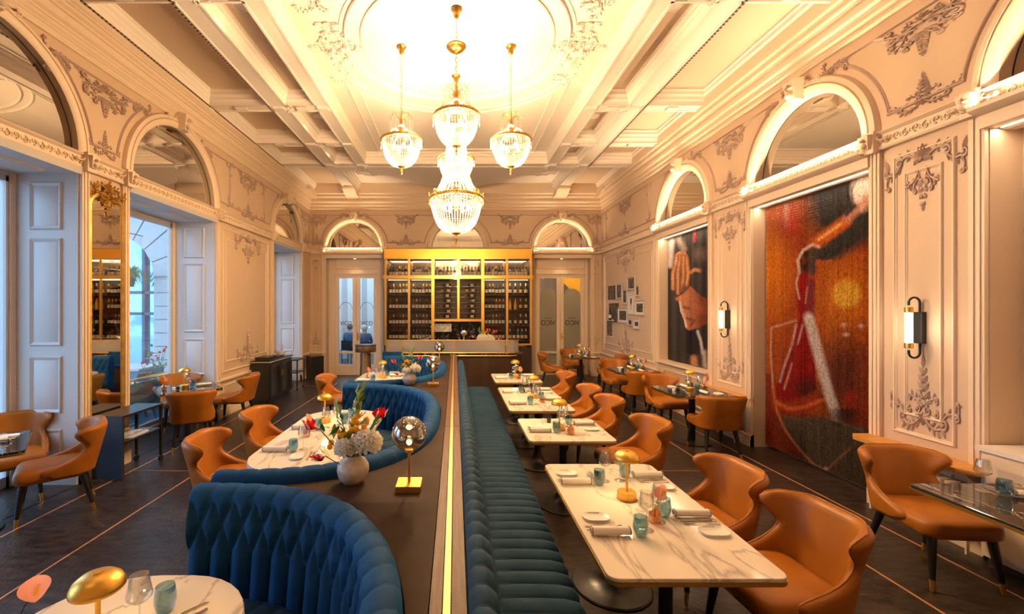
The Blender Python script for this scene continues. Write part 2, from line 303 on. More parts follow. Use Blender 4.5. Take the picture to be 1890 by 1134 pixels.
def ornament(kind, wf, u, v, size, parent, a=0, flip=1, n=.003, sy=None, m=None, name='ornament'):
    me = ORNME[kind]; size *= 1.06
    if m:
        if (kind, m) not in ORNCREAM: c = me.copy(); c.materials[0] = M[m]; ORNCREAM[(kind, m)] = c
        me = ORNCREAM[(kind, m)]
    o = bpy.data.objects.new(name, me); COL.objects.link(o); o.parent = parent
    o.matrix_local = frame_matrix(wf, u, v, n, a, size*flip, sy or size, size); return o
MOULD = [(0,0),(.004,.013),(.012,.020),(.020,.018),(.024,.008),(.032,.010),(.038,.0)]
def moulding(wf, path, parent, closed=True, k=1.0, m='cream', name='panel_moulding'):
    b = MB().sweep(path, [(o*k, n*k) for o, n in MOULD]+[(.040*k,-.003),(0,-.003)], closed); b.xf(wf); return b.build(name, M[m], parent)
def rectp(u0, u1, v0, v1): return [(u0,v0),(u1,v0),(u1,v1),(u0,v1)]
def wall(name, wf, u0, u1, ops, thick=.12, arch=True):
    """ops: (centre, half width, arch radius, sill or None for a full opening, arch?)"""
    b = MB(); ops = sorted(ops); us = u0
    for (uc, hw, R, sill, ar) in ops:
        b.box(us, uc-hw, 0, VC+.6, -.3, 0); us = uc+hw
        if sill: b.box(uc-hw, uc+hw, 0, sill, -.3, 0)
        R2 = max(R, .01); pts = arcpts(uc, R2)[::-1]
        if hw > R2: b.box(uc-hw, uc-R2, VB0, VC+.6, -.3, 0); b.box(uc+R2, uc+hw, VB0, VC+.6, -.3, 0)
        for i in range(len(pts)-1):
            (a, va), (c, vc) = pts[i], pts[i+1]
            b.add([(a,va,0),(c,vc,0),(c,VC+.6,0),(a,VC+.6,0),(a,va,-thick),(c,vc,-thick)], [(0,1,2,3),(0,4,5,1)])
        b.box(uc-R2, uc+R2, VB0, VS, -.3, 0); b.box(uc-R2, uc+R2, VS, VC+.6, -.3, -thick-.02)
    b.box(us, u1, 0, VC+.6, -.3, 0)
    w = b.xf(wf).build(name, M['wall'], None, kind='structure', label=None)
    for (uc, hw, R, sill, ar) in ops:
        g = MB(); ap = arcpts(uc, R-.001); g.loft([[(x, v, -thick-.01) for x, v in ap], [(x, v, -thick+.006) for x, v in ap]]); g.xf(wf).build('mirror_pane', M['mirror'], w, 30)
        RO = max(R+.12, hw+.10) if name != 'wall_back' else R+.13; t = RO-R
        prof = [(.008,-thick+.012),(.008,.03),(-.15*t,.055),(-.5*t,.06),(-.56*t,.035),(-.62*t,.06),(-.9*t,.05),(-t,.012),(-t,-.01)]
        a = MB().sweep(arcpts(uc, R, 32), prof, False); a.xf(wf).build('archivolt', M['cream'], w)
    # frieze band with running relief
    f = MB(); f.profile_u([(VB0,-.01),(VB0,.045),(VB0+.018,.055),(VB0+.026,.04),(VB1-.03,.04),(VB1-.022,.055),(VB1-.006,.075),(VB1,.075),(VB1,-.01)], u0, u1); f.xf(wf).build('frieze_band', M['cream'], w)
    r = MB(); u = u0+.06; k = 0; vm = (VB0+VB1)/2-.002
    while u < u1-.05:
        s = 1 if k % 2 else -1; spiral(r, (u, vm+s*.008), .036, -s*PI/2, 1.0, s, .009); r.v = r.v[:-0 or None]
        leaf(r, (u+.03, vm-s*.02), s*1.1, .05, .03, .016); leaf(r, (u+.03, vm+s*.02), -s*1.0, .045, .028, .016); u += .085; k += 1
    r.v = [(a, c, n+.04) for a, c, n in r.v]; r.xf(wf).build('frieze_relief', M['cream'], w, 60, kind='stuff')
    # cornice
    c = MB(); c.profile_u([(4.74,-.01),(4.74,.02),(4.77,.035),(4.79,.02),(4.81,.022),(4.812,.032),(4.83,.032),(4.85,.05),(4.875,.05),(4.877,.042),(4.89,.042),(4.892,.054),(4.92,.055),(4.94,.085),(4.985,.09),(5.0,.07),(5.03,.075),(5.032,.095),(5.06,.10),(5.08,.13),(5.105,.132),(5.107,.122),(5.12,.122),(5.122,.14),(5.14,.14),(5.16,.17),(5.20,.18),(5.46,.18),(5.46,-.01)], u0, u1); c.xf(wf).build('cornice', M['cream'], w)
    return w
# ---- floor
fl = MB().box(XL-.3, XR+.5, YF-.2, YB+.5, -.1, 0).build('floor', M['floor'], None, kind='structure')
k = 0
def trim(x0, x1, y0, y1):
    global k; k += 1; MB().box(x0, x1, y0, y1, -.002, .0035).build('trim_%d' % k, M['inlay'], None, kind='structure')
for x in (-3.855, -3.04, 3.11, 3.80): trim(x-.007, x+.007, YF+.05, 11.2)
for y in (5.17, 10.75): trim(-3.86, -2.0, y-.003, y+.003); trim(1.5, 3.8, y-.003, y+.003)
# ---- walls
LOPS = [(1.11, .98, .95, None, 1), (3.80, .98, .95, None, 1), (6.49, 1.00, .95, None, 1), (10.74, .88, .86, None, 1)]
ROPS = [(2.52, .86, .79, None, 1), (5.20, .86, .79, None, 1), (7.97, .87, .79, .86, 1)]
BOPS = [(-2.88, .80, .745, None, 1), (.08, .60, .745, None, 1), (3.05, .80, .745, None, 1)]
wl = wall('wall_left', WL, YF-.1, YB+.1, LOPS, .05); wr = wall('wall_right', WR, YF-.1, YB+.1, ROPS, .08)
BOPSW = [(-2.88, .80, .745, None, 1), (3.05, .80, .745, None, 1)]
wb = wall('wall_back', WB, XL-.1, XR+.1, [(-2.88,.80,.745,None,1),(.08,.745,.745,3.3,1),(3.05,.80,.745,None,1)])
wf_ = wall('wall_front', WF, XL-.1, XR+.1, [(-2.4,.8,.76,.9,1),(2.4,.8,.76,.9,1)])
for uc in (-2.4, 2.4): MB().box(uc-.8, uc+.8, .9, 3.48, -.28, -.2).xf(WF).build('panel', M['cream'], wf_)
# ---- wall dressing: pilasters, panels, ornaments, chair rail, baseboards
def pilaster(wf, u, w, parent, hw=.06):
    b = MB(); b.box(u-hw, u+hw, .0, .16, 0, .05); b.box(u-hw*.9, u+hw*.9, .16, VB0, 0, .035); b.box(u-hw*.5, u-hw*.2, .2, VB0, .03, .045); b.box(u+hw*.2, u+hw*.5, .2, VB0, .03, .045)
    b.box(u-hw, u+hw, VB0-.02, VB1+.02, .04, .10); b.xf(wf).build('pilaster', M['cream'], parent); ornament('key', wf, u, (VB0+VB1)/2, .55, parent, n=.07, m='cream')
def pier(wf, w, u0, u1, orn=True, lower=True, vlo=.78, double=True, upper=True):
    uc = (u0+u1)/2; wd = u1-u0
    if wd > .5:
        moulding(wf, rectp(u0+.10, u1-.10, vlo, VB0-.1), w)
        if double and wd > .6: moulding(wf, rectp(u0+.20, u1-.20, vlo+.18, VB0-.28), w, k=.8)
        if orn:
            ornament('crest', wf, uc, VB0-.26, min(.95, wd*.86), w, sy=.95); ornament('base', wf, uc, vlo+.17, min(.8, wd*.72), w, sy=.95)
    if lower:
        moulding(wf, rectp(u0+.12, u1-.12, .22, vlo-.22), w, k=.9)
def rail(name, wf, w, segs, v=.66):
    for i, (a, b) in enumerate(segs):
        MB().profile_u([(v-.05,-.01),(v-.05,.02),(v-.02,.035),(v-.012,.06),(v+.012,.06),(v+.02,.03),(v+.03,-.01)], a, b).xf(wf).build('chair_rail', M['cream'], w)
        MB().profile_u([(0,-.01),(0,.045),(.10,.045),(.12,.035),(.15,.035),(.165,.015),(.165,-.01)], a, b).xf(wf).build('baseboard_%s' % name if i == 0 else 'baseboard_%s.%03d' % (name, i), M['cream'], None, kind='structure')
def piers(ops, u0, u1):
    out = []; a = u0
    for (uc, hw, *_r) in sorted(ops): out.append((a, uc-hw)); a = uc+hw
    out.append((a, u1)); return out
LP, RP, BP = piers(LOPS, YF, YB), piers(ROPS, YF, YB), piers([(-2.88,.80),(3.05,.80)], XL, XR)
rail('left', WL, wl, LP); rail('right', WR, wr, RP); rail('back', WB, wb, [BP[0], (-2.05,-1.95), BP[2]])
MB().profile_u([(0,-.01),(0,.045),(.15,.035),(.165,.015),(.165,-.01)], 7.1, 8.84).xf(WR).build('baseboard_right.004', M['cream'], None, kind='structure')
moulding(WR, rectp(7.22, 8.72, .22, .74), wr)
for ops, wf, w in ((LOPS, WL, wl), (ROPS, WR, wr), ([BOPS[0], BOPS[2]], WB, wb)):
    for (uc, hw, R, *_r) in ops:
        for s in (-1, 1): pilaster(wf, uc+s*(hw+.06), wf, w)
        ornament('key', wf, uc, VS+R+.09, .95, w, n=.04, m='cream')
for i, (a, b) in enumerate(LP):
    if i == 2: continue
    pier(WL, wl, a+.14, b-.14)
for (a, b) in RP[1:]: pier(WR, wr, a+.12, b-.12)
for (a, b) in (BP[0], BP[2]):
    if b-a > .25: moulding(WB, rectp(a+.05, b-.16, .85, 3.35), wb, k=.7); ornament('crest', WB, (a+b)/2-.05, 3.2, .24, wb, sy=.7); ornament('base', WB, (a+b)/2-.05, .95, .24, wb, sy=.6)
# long sections of the upper wall between the arches: moulding that follows the arches plus relief
def spandrel(wf, w, ops, u0, u1, vt=4.62):
    cs = sorted(ops); lim = [u0]+[o for o in cs]+[u1]
    for i in range(len(cs)+1):
        L = cs[i-1] if i > 0 else None; Rr = cs[i] if i < len(cs) else None
        path = []; Rk = lambda o: max(o[2]+.12, o[1]+.10)+.07 if w is not wb else o[2]+.2
        ua = L[0]+Rk(L) if L else u0+.10; ub = Rr[0]-Rk(Rr) if Rr else u1-.10
        vb = VB1+.13; gap = ub-ua
        # left side bottom -> up along L arch -> top -> down along R arch
        side = lambda o, s: [(o[0]+s*Rk(o)*math.cos(t), VS+Rk(o)*math.sin(t)) for t in [.13+(math.asin(min(.98,(vt-VS)/Rk(o)))-.13)*j/10 for j in range(11)]]
        path += side(L, 1) if L else [(ua, vb), (ua, vt)]
        path += side(Rr, -1)[::-1] if Rr else [(ub, vt), (ub, vb)]
        uc = (ua+ub)/2
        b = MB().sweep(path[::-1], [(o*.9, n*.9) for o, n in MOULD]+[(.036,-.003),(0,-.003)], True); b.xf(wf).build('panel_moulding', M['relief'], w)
        big = gap > 1.1
        ornament('pendant', wf, uc, vt-.12, .98 if w is not wb else .78, w, sy=.66)
        ornament('base', wf, uc, vb-.0, min(.72, max(.42, gap*.95)), w, sy=.44)
        for o, s in ((L, 1), (Rr, -1)):
            if o:
                t = math.asin(min(.98,(vt-VS)/Rk(o))); ornament('sprig', wf, o[0]+s*(Rk(o)*math.cos(t)), vt-.05, .75, w, flip=s, a=-s*.6)
            elif gap > .5: ornament('sprig', wf, (ua if s > 0 else ub)+s*.05, vt-.08, .55, w, flip=s)
        if big:
            for s, ue in ((1, ua+.3), (-1, ub-.3)):
                if (L if s > 0 else Rr) is None and gap < 2: continue
                moulding(wf, [(ue, vt-.1), (ue, vb+.15)], w, closed=False, m='relief'); ornament('sprig', wf, ue, vt-.1, .6, w, flip=s); ornament('sprig', wf, ue, vb+.08, .5, w, flip=s, a=s*1.2)
spandrel(WL, wl, LOPS, YF, YB); spandrel(WR, wr, ROPS, YF, YB)
spandrel(WB, wb, BOPS, XL, XR)
# ---- lintels with LED strips: right wall niches and the two back doors
def lintel(wf, w, uc, hw, power, led=True, down=0):
    b = MB(); b.profile_u([(VB0-.13,-.05),(VB0-.13,.06),(VB0-.03,.06),(VB0-.02,.13),(VB0-.0,.16),(VB0+.030,.165),(VB0+.030,.156),(VB0-.0,.153),(VB0-.0,.05),(VB0,-.05)], uc-hw-.02, uc+hw+.02); b.xf(wf).build('lintel', M['cream'], w)
    MB().box(uc-hw, uc+hw, VB0+.001, VB0+.007, .128, .140).xf(wf).build('light_strip', M['led'], w)
    p = Vector(wf(uc, VB0+.012, .134)); nrm = Vector(wf(uc, 0, 1))-Vector(wf(uc, 0, 0)); d = (Vector((0,0,1))+nrm*.12).normalized()
    o = lamp('AREA', p, power, (1,.70,.40), 2*hw, size_y=.02, name='cove_light', spread=1.9); ex = (Vector(wf(uc+1,0,0))-Vector(wf(uc,0,0))).normalized(); ez = -d; ey = ez.cross(ex)
    o.matrix_world = Matrix(((ex.x,ey.x,ez.x,p.x),(ex.y,ey.y,ez.y,p.y),(ex.z,ey.z,ez.z,p.z),(0,0,0,1)))
    if down:
        p2 = Vector(wf(uc, VB0-.14, -.05)); MB().box(uc-hw+.03, uc+hw-.03, VB0-.142, VB0-.13, -.06, -.045).xf(wf).build('light_strip', M['led'], w)
        lamp('AREA', p2, down, (1,.76,.5), 2*hw, (0,0,0) , .03, name='curtain_light').rotation_euler = (0, 0, PI/2)
for (uc, hw, R, *_r) in ROPS: lintel(WR, wr, uc, hw, P_ARCH, down=P_CURT)
for (uc, hw, R, *_r) in (BOPS[0], BOPS[2]): lintel(WB, wb, uc, hw, P_ARCH*.5)
for (uc, hw, R, *_r) in LOPS: MB().profile_u([(VB0-.06,-.7),(VB0-.06,.03),(VB0,.05),(VB0,-.7)], uc-hw, uc+hw).xf(WL).build('lintel', M['white'], wl)
# ---- left window niches: panelled reveals, frame, panes
for i, (uc, hw, R, *_r) in enumerate(LOPS):
    D = .70; wn = thing('window_%d' % (i+1), None, None); wn['kind'] = 'structure'
    for s in (-1, 1):
        e = uc+s*hw; rf = (lambda e, s: (lambda u, v, n: (XL-u, e-s*n, v)))(e, s)      # u runs outwards into the reveal
        MB().box(.006, D+.12, 0, VB0-.005, -.28, .008).xf(rf).build('reveal', M['white'], wn)
        for (v0, v1) in ((.22, .62), (.78, 1.42), (1.52, 2.72), (2.80, 3.34)):
            q = MB(); q.loft([[(.17,v0,.005),(.53,v0,.005),(.53,v1,.005),(.17,v1,.005)], [(.185,v0+.02,.030),(.515,v0+.02,.030),(.515,v1-.02,.030),(.185,v1-.02,.030)], [(.215,v0+.05,.012),(.485,v0+.05,.012),(.485,v1-.05,.012),(.215,v1-.05,.012)], [(.235,v0+.07,.022),(.465,v0+.07,.022),(.465,v1-.07,.022),(.235,v1-.07,.022)]]); q.xf(rf).build('panel', M['white'], wn)
        MB().profile_u([(0,0),(0,.03),(.15,.03),(.17,0)], .0, D).xf(rf).build('reveal_skirting', M['white'], wn)
        MB().box(D-.02, D+.06, 0, VB0-.06, .0, .07).xf(rf).build('jamb', M['cream'], wn)
    sf = lambda u, v, n: (XL-v, u, VB0-.06-n)
    for (a, b) in ((uc-hw+.15, uc-.08), (uc+.08, uc+hw-.15)):
        q = MB(); q.loft([[(a,.2,-.004),(b,.2,-.004),(b,.5,-.004),(a,.5,-.004)], [(a+.03,.23,.024),(b-.03,.23,.024),(b-.03,.47,.024),(a+.03,.47,.024)], [(a+.06,.26,.010),(b-.06,.26,.010),(b-.06,.44,.010),(a+.06,.44,.010)]]); q.xf(sf).build('soffit_panel', M['white'], wn)
    X = XL-D
    fr = MB(); fr.box(X-.06, X, uc-hw, uc+hw, VB0-.16, VB0-.06); fr.box(X-.06, X, uc-hw, uc-hw+.1, 0, VB0-.1); fr.box(X-.06, X, uc+hw-.1, uc+hw, 0, VB0-.1); fr.box(X-.06, X, uc-hw, uc+hw, 0, .12)
    fr.build('window_frame', M['white'], wn)
    MB().box(X-.035, X-.028, uc-hw+.09, uc+hw-.09, .1, VB0-.14).build('pane', M['pane'], wn)
    MB().box(X-.02, XL-.0, uc-hw, uc+hw, -.05, .004).build('niche_floor', M['floor'], wn)
# ================================================================ CEILING
XC = .03
ce = MB().box(XL-.3, XR+.3, YF-.3, YB+.3, CEIL, CEIL+.15).build('ceiling', M['ceil'], None, kind='structure')
ZB = 5.20
def ridged(pr):
    out = []
    for (a, b), (c, d) in zip(pr, pr[1:]):
        out.append((a, b)); L = math.hypot(c-a, d-b)
        if L > .035 and abs(b-d) > .02 and abs(a-c) < .08:
            m = max(2, int(L/.026))
            for i in range(1, m): t = i/m; q = .007*(1 if i % 2 else -1); out.append((a+(c-a)*t+q*(d-b)/L*-1, b+(d-b)*t+q*(c-a)/L))
    return out+[pr[-1]]
def beamprof(c, h, side=.07):
    return ridged(beamprof0(c, h, side))
def beamprof0(c, h, side=.07):
    s = side; return [(c-h-s,CEIL+.01),(c-h-s,CEIL-.04),(c-h-s*.75,CEIL-.05),(c-h-s*.7,CEIL-.10),(c-h-s*.35,CEIL-.12),(c-h-s*.3,CEIL-.16),(c-h-s*.05,CEIL-.18),(c-h,CEIL-.2),(c-h,ZB),(c-h+.03,ZB),(c-h+.035,ZB+.012),(c+h-.035,ZB+.012),(c+h-.03,ZB),(c+h,ZB),(c+h,CEIL-.2),
        (c+h+s*.05,CEIL-.18),(c+h+s*.3,CEIL-.16),(c+h+s*.35,CEIL-.12),(c+h+s*.7,CEIL-.10),(c+h+s*.75,CEIL-.05),(c+h+s,CEIL-.04),(c+h+s,CEIL+.01)]
Y3a, Y3b = 9.80, 10.05; YM = 5.80; Y3f = 2*YM-Y3b
for s in (-1, 1):
    MB().profile_y(beamprof(XC+s*2.18, .12, .05), Y3f, Y3b).build('beam', M['ceil'], ce)
    MB().profile_y(beamprof(XC+s*2.90, .145, .09), YF, YB).build('beam', M['ceil'], ce)
    MB().profile_y(beamprof(XC+s*4.08, .10, .07), YF, YB).build('beam', M['ceil'], ce)
    for x, in ((3.05,), (3.985,)):
        g = MB(); b0 = XC+s*x
        g.box(b0-.014, b0+.014, 1.6, 10.0, ZB-.005, ZB+.0); g.build('ventilation_slot', M['dark'], ce)
        t = MB()
        for j in range(150): t.box(b0-.012, b0+.012, 1.62+j*.056, 1.645+j*.056, ZB-.009, ZB-.004)
        t.build('slot_beading', M['relief'], ce, kind='stuff')
    for x0, x1 in ((2.26, 2.78), (3.0, 4.02)):
        for yc, h in ((7.085, .115), (8.66, .10), (4.515, .115), (2.94, .10)):
            MB().profile_x(beamprof(yc, h, .10), XC+s*x0, XC+s*x1).build('cross_beam', M['ceil'], ce)
            cap = MB().profile_u([(0,0),(.0,.012),(.02,.02),(.12,.02),(.14,0)], -.1, .1); cap.xf(lambda u, v, n: (XC+s*((x0+x1)/2+ (1 if x1 > 3 else 0)*.0)+u*.9, yc-.07+v, ZB-n)).build('bracket', M['ceil'], ce)
    for yc in (7.085, 8.66, 4.515, 2.94, 9.93):
        CW = lambda u, v, n: (u, v, ZB-n)
        ornament('rosette', CW, XC+s*2.74, yc, .8, ce, m='ceil', n=.0)
        for xx in (2.18, 2.9, 4.08):
            q = MB(); q.loft([[(XC+s*xx-.1,yc-.07,ZB+.012),(XC+s*xx+.1,yc-.07,ZB+.012),(XC+s*xx+.1,yc+.07,ZB+.012),(XC+s*xx-.1,yc+.07,ZB+.012)], [(XC+s*xx-.085,yc-.055,ZB-.02),(XC+s*xx+.085,yc-.055,ZB-.02),(XC+s*xx+.085,yc+.055,ZB-.02),(XC+s*xx-.085,yc+.055,ZB-.02)]]); q.build('beam_boss', M['ceil'], ce)
    for (y0, y1) in ((YF, 1.55), (1.8, 2.84), (3.04, 4.4), (4.63, 6.97), (7.2, 8.56), (8.76, 9.8), (10.05, 12.2)):
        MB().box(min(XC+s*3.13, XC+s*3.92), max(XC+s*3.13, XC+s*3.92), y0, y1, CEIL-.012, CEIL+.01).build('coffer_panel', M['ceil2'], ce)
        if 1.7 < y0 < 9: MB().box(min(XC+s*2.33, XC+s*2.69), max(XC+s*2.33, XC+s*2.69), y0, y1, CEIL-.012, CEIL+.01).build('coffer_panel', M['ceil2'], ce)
    for yy in (5.0, 7.9):
        MB().lathe([(.10,-.012),(.10,-.02),(.085,-.022),(.08,-.014)], 20, XC+s*2.5, yy, CEIL).build('spot_ring', M['ceil'], ce)
for y in (9.925, 2*YM-9.925): MB().profile_x(beamprof(y, .125, .09), XL, XR).build('cross_beam', M['ceil'], ce)
# curved soffit of the end bays
for sgn, y0 in ((1, 10.05), (-1, Y3f)):
    yw = YB if sgn > 0 else YF
    for s in (-1, 1):
        b = MB(); pts = []
        for j in range(15):
            t = j/14; x = .55+2.2*t
            off = .85+.75*(1-t)**2 if x < 1.25 else .25+ .78*(1-(t-.32)/.68)**2 if x < 2.75 else .2
            pts.append((XC+s*x, y0+sgn*off))
        for j in range(14):
            (xa, ya), (xb, yb) = pts[j], pts[j+1]
            b.add([(xa,y0,ZB),(xb,y0,ZB),(xb,yb,ZB),(xa,ya,ZB),(xa,ya,CEIL),(xb,yb,CEIL)], [(0,1,2,3),(3,2,5,4)])
        b.build('curved_soffit', M['ceil'], ce, 30, recalc=False)
        ornament('crest', lambda u, v, n: (u, v, CEIL-n), XC+s*2.15, y0+sgn*1.25, .8, ce, m='ceil', a=0 if sgn > 0 else PI)
    MB().box(XC-.55, XC+.55, min(y0, yw), max(y0, yw), ZB-.0, CEIL).build('soffit_block', M['ceil'], ce)
    MB().box(XC-.30, XC+.30, min(yw, yw-sgn*.9), max(yw, yw-sgn*.9), ZB-.06, ZB).build('soffit_bracket', M['ceil'], ce)
    ornament('rosette', lambda u, v, n: (u, v, ZB-n), XC, y0+sgn*.35, 1.3, ce, m='ceil')
# cornice brackets where the long beams reach the back wall
for s in (-1, 1):
    for x, h in ((2.9, .17), (4.05, .12)):
        q = MB(); q.profile_x([(YB-.75,5.2),(YB-.75,5.14),(YB-.6,5.12),(YB-.5,5.05),(YB-.1,5.03),(YB-.1,5.2)], XC+s*x-h, XC+s*x+h); q.build('beam_bracket', M['cream'], ce)
CP = lambda u, v, n: (u, v, CEIL-n)
for R, w, h in ((1.28, .05, .025), (1.48, .035, .03), (1.54, .015, .012)):
    b = MB().sweep([(XC+R*math.cos(2*PI*i/72), YM+R*math.sin(2*PI*i/72)) for i in range(72)], [(0,-.003),(w*.15,h*.7),(w*.5,h),(w*.85,h*.7),(w,-.003)], True); b.xf(CP).build('medallion_ring', M['ceil'], ce)
for sy in (-1, 1):
    for k, (X, Y, R) in enumerate(((1.72, 3.92, 1.86), (1.55, 3.74, 2.0))):
        a = math.asin(X/R); path = [(XC+R*math.sin(a-2*a*i/24), YM+sy*R*math.cos(a-2*a*i/24)) for i in range(25)]+[(XC-X, YM+sy*Y), (XC+X, YM+sy*Y)]
        moulding(CP, path, ce, m='ceil')
    for s in (-1, 1):
        ornament('sprig', CP, XC+s*1.66, YM+sy*.78, .8, ce, m='ceil', flip=s, a=(PI-.3 if s > 0 else .3)*1); ornament('sprig', CP, XC+s*1.6, YM+sy*.86, .6, ce, m='ceil', flip=-s, a=.8*s*sy)
for s in (-1, 1):
    for a, z in ((0, .9), (PI, .9)): ornament('crest', CP, XC+s*1.62, YM, z, ce, m='ceil', a=s*PI/2+a, sy=.9)
    ornament('rosette', CP, XC+s*1.55, YM, 1.2, ce, m='ceil')
# smoke detectors on the end beam
for s in (-1, 1):
    o = thing('security_camera', 'small white dome camera under the ceiling beam, %s of the chandeliers' % ('right' if s > 0 else 'left'), 'camera', (XC+s*2.07, 9.92, ZB))
    MB().lathe([(.06,0),(.065,-.02),(.05,-.035)], 14).build('mount', M['plastic'], o); MB().lathe([(.05,-.035),(.048,-.06),(.03,-.085),(.004,-.095)], 14).build('dome', M['white'], o)
M['strip'] = mat('brushed_brass', (.46,.31,.15), .5, .8)
# ================================================================ BANQUETTES AND DIVIDER
BA, BB, BN, BX = 1.27, 1.54, 2.7, -1.41
BOOTHS = (0.89, 4.03, 7.17); LZ = .92
def bcurve(th, off):
    c, s = math.cos(th), math.sin(th); return (BX+(BA-off)*abs(c)**(2/BN), (BB-off)*(1 if s >= 0 else -1)*abs(s)**(2/BN))
def bsample(n):
    raw = [PI/2-PI*i/2000 for i in range(2001)]; pts = [bcurve(t, 0) for t in raw]; d = [0]
    for i in range(2000): d.append(d[-1]+math.dist(pts[i], pts[i+1]))
    out = []; k = 0
    for j in range(n+1):
        t = d[-1]*j/n
        while k < 1999 and d[k+1] < t: k += 1
        out.append(raw[k]+(raw[k+1]-raw[k])*(t-d[k])/max(1e-9, d[k+1]-d[k]))
    return out, d[-1]
def make_booth():
    t = thing('booth_sofa', 'x', 'sofa')
    TH, L = bsample(10); NC = round(L/.128); SU = 14; TH, L = bsample(NC*SU)
    prof = [(.165,.40)]+[(.165-.045*i/30, .42+.48*i/30) for i in range(31)]+[(.135,.925),(.128,.955),(.10,.978),(.06,.985),(.025,.972),(.004,.94),(.0,.88),(.0,.06),(.16,.06)]
    rings = []
    for j, th in enumerate(TH):
        u = j/SU; r = []
        for k, (off, z) in enumerate(prof):
            p = bcurve(th, off); q = bcurve(th, off+.01); n = (q[0]-p[0], q[1]-p[1]); l = math.hypot(*n) or 1; n = (n[0]/l, n[1]/l)
            dz = .935-z; T = .27
            if 1 <= k <= 31:
                if dz < T:
                    a = dz/T; d1 = abs((u-a+.5) % 1-.5); d2 = abs((u+a+.5) % 1-.5); dd = min(d1, d2)*1.3
                else: dd = abs((u+.5) % 1-.5)
                D = .040*min(1, dd/.42)**.55-.010
                if k < 3: D *= .6
            elif 32 <= k <= 38: D = .011*min(1, abs((u+.5) % 1-.5)/.3)**.5
            else: D = 0
            up = D if 32 <= k <= 38 else 0; inn = D if k < 34 else 0
            r.append((p[0]+n[0]*inn, p[1]+n[1]*inn, z+up*.6))
        rings.append(r)
    MB().loft(rings).build('tufted_back', M['velvet'], t, 75)
    NS = NC*6; TH2, _ = bsample(NS); so = (.15,.18,.24,.32,.42,.52,.60,.645,.66,.655); sz = (.43,.455,.468,.472,.472,.468,.46,.44,.41,.36)
    rings = [[(*bcurve(th, o), z-.014*math.exp(-abs((j/6+.5) % 1-.5)/.10)*(1 if 1 < i < 9 else .3)) for i, (o, z) in enumerate(zip(so, sz))]+[(*bcurve(th, .15), .36)] for j, th in enumerate(TH2)]
    MB().loft(rings).build('channelled_seat', M['velvet2'], t, 75)
    TH3, _ = bsample(60); MB().loft([[(*bcurve(th, .02), .36), (*bcurve(th, .62), .36), (*bcurve(th, .60), .0), (*bcurve(th, .02), .0)] for th in TH3]).build('plinth', M['darkwood'], t)
    return t
for yc, lb in zip(BOOTHS, ('blue velvet curved booth sofa nearest the camera, around the table cut off by the frame', 'blue velvet curved booth sofa around the oval table behind the large flower vase', 'blue velvet curved booth sofa farthest back, next to the bar')):
    put('booth', make_booth, (0, yc, 0), 0, lb, 'curved booth sofas along the divider')
# divider cabinet with its scalloped top
dv = thing('divider_cabinet', 'long brown divider cabinet with wood top between the booths and the straight bench', 'cabinet', (0,0,0))
def xleft(y):
    best = -.42 if y > BOOTHS[2]+BB or y < BOOTHS[0]-BB else BX+.02
    for yc in BOOTHS:
        t = abs(y-yc)/BB
        if t < 1: best = BX+(BA+.004)*(1-t**BN)**(1/BN)
    return best
ys = [YF+.05+i*(9.42-YF-.05)/260 for i in range(261)]
g = MB(); g.loft([[(xleft(y),y,.03),(xleft(y),y,LZ-.004),(xleft(y)+.006,y,LZ),(-.092,y,LZ),(-.094,y,LZ-.012),(-.094,y,.03)] for y in ys]); g.build('ledge_top', M['ledge'], dv, 50)
for i, (a, b) in enumerate(((YF+.05,3.76),(3.765,6.90),(6.905,9.42))):
    MB().box(-.088,-.046,a,b,.02,LZ).build('oak_board', M['wood'], dv); MB().box(-.012,.040,a,b,.02,LZ).build('oak_board', M['wood'], dv)
    MB().box(-.042,-.016,a,b,LZ-.02,LZ+.006).build('brass_strip', M['strip'], dv, label='brass strip set into the divider top')
# straight bench

bn = thing('bench', 'long straight teal velvet bench with ribbed seat along the divider', 'bench', (0,0,0))
B0, B1 = -.6, 8.07; NCh = round((B1-B0)/.112); SU = 10
def rib(i, d, w=.12): return d*1.15*min(1, abs((i/SU+.5) % 1-.5)/.42)**.6
pb = [(.045,.40),(.045,.90),(.052,.945),(.075,.965),(.105,.965),(.130,.945),(.150,.88),(.168,.78),(.185,.66),(.200,.54),(.205,.44)]
MB().loft([[(x+rib(i,.014)*min(1, max(0,(x-.04)/.06)), B0+(B1-B0)*i/(NCh*SU), z+(rib(i,.012) if z > .93 else 0)) for x, z in pb] for i in range(NCh*SU+1)]).build('ribbed_backrest', M['velvet2'], bn, 75)
ps = [(.19,.38),(.19,.445),(.23,.462),(.32,.468),(.45,.468),(.56,.463),(.61,.45),(.635,.42),(.638,.38),(.63,.36),(.19,.36)]
MB().loft([[(x+(rib(i,.012) if x > .6 else 0), B0+(B1-B0)*i/(NCh*SU), z+(rib(i,.022)-.006 if z > .41 and x > .2 else 0)) for x, z in ps] for i in range(NCh*SU+1)]).build('ribbed_seat', M['velvet2'], bn, 75)
MB().box(.05,.60,B0,B1,.0,.36).build('plinth', M['darkwood'], bn)
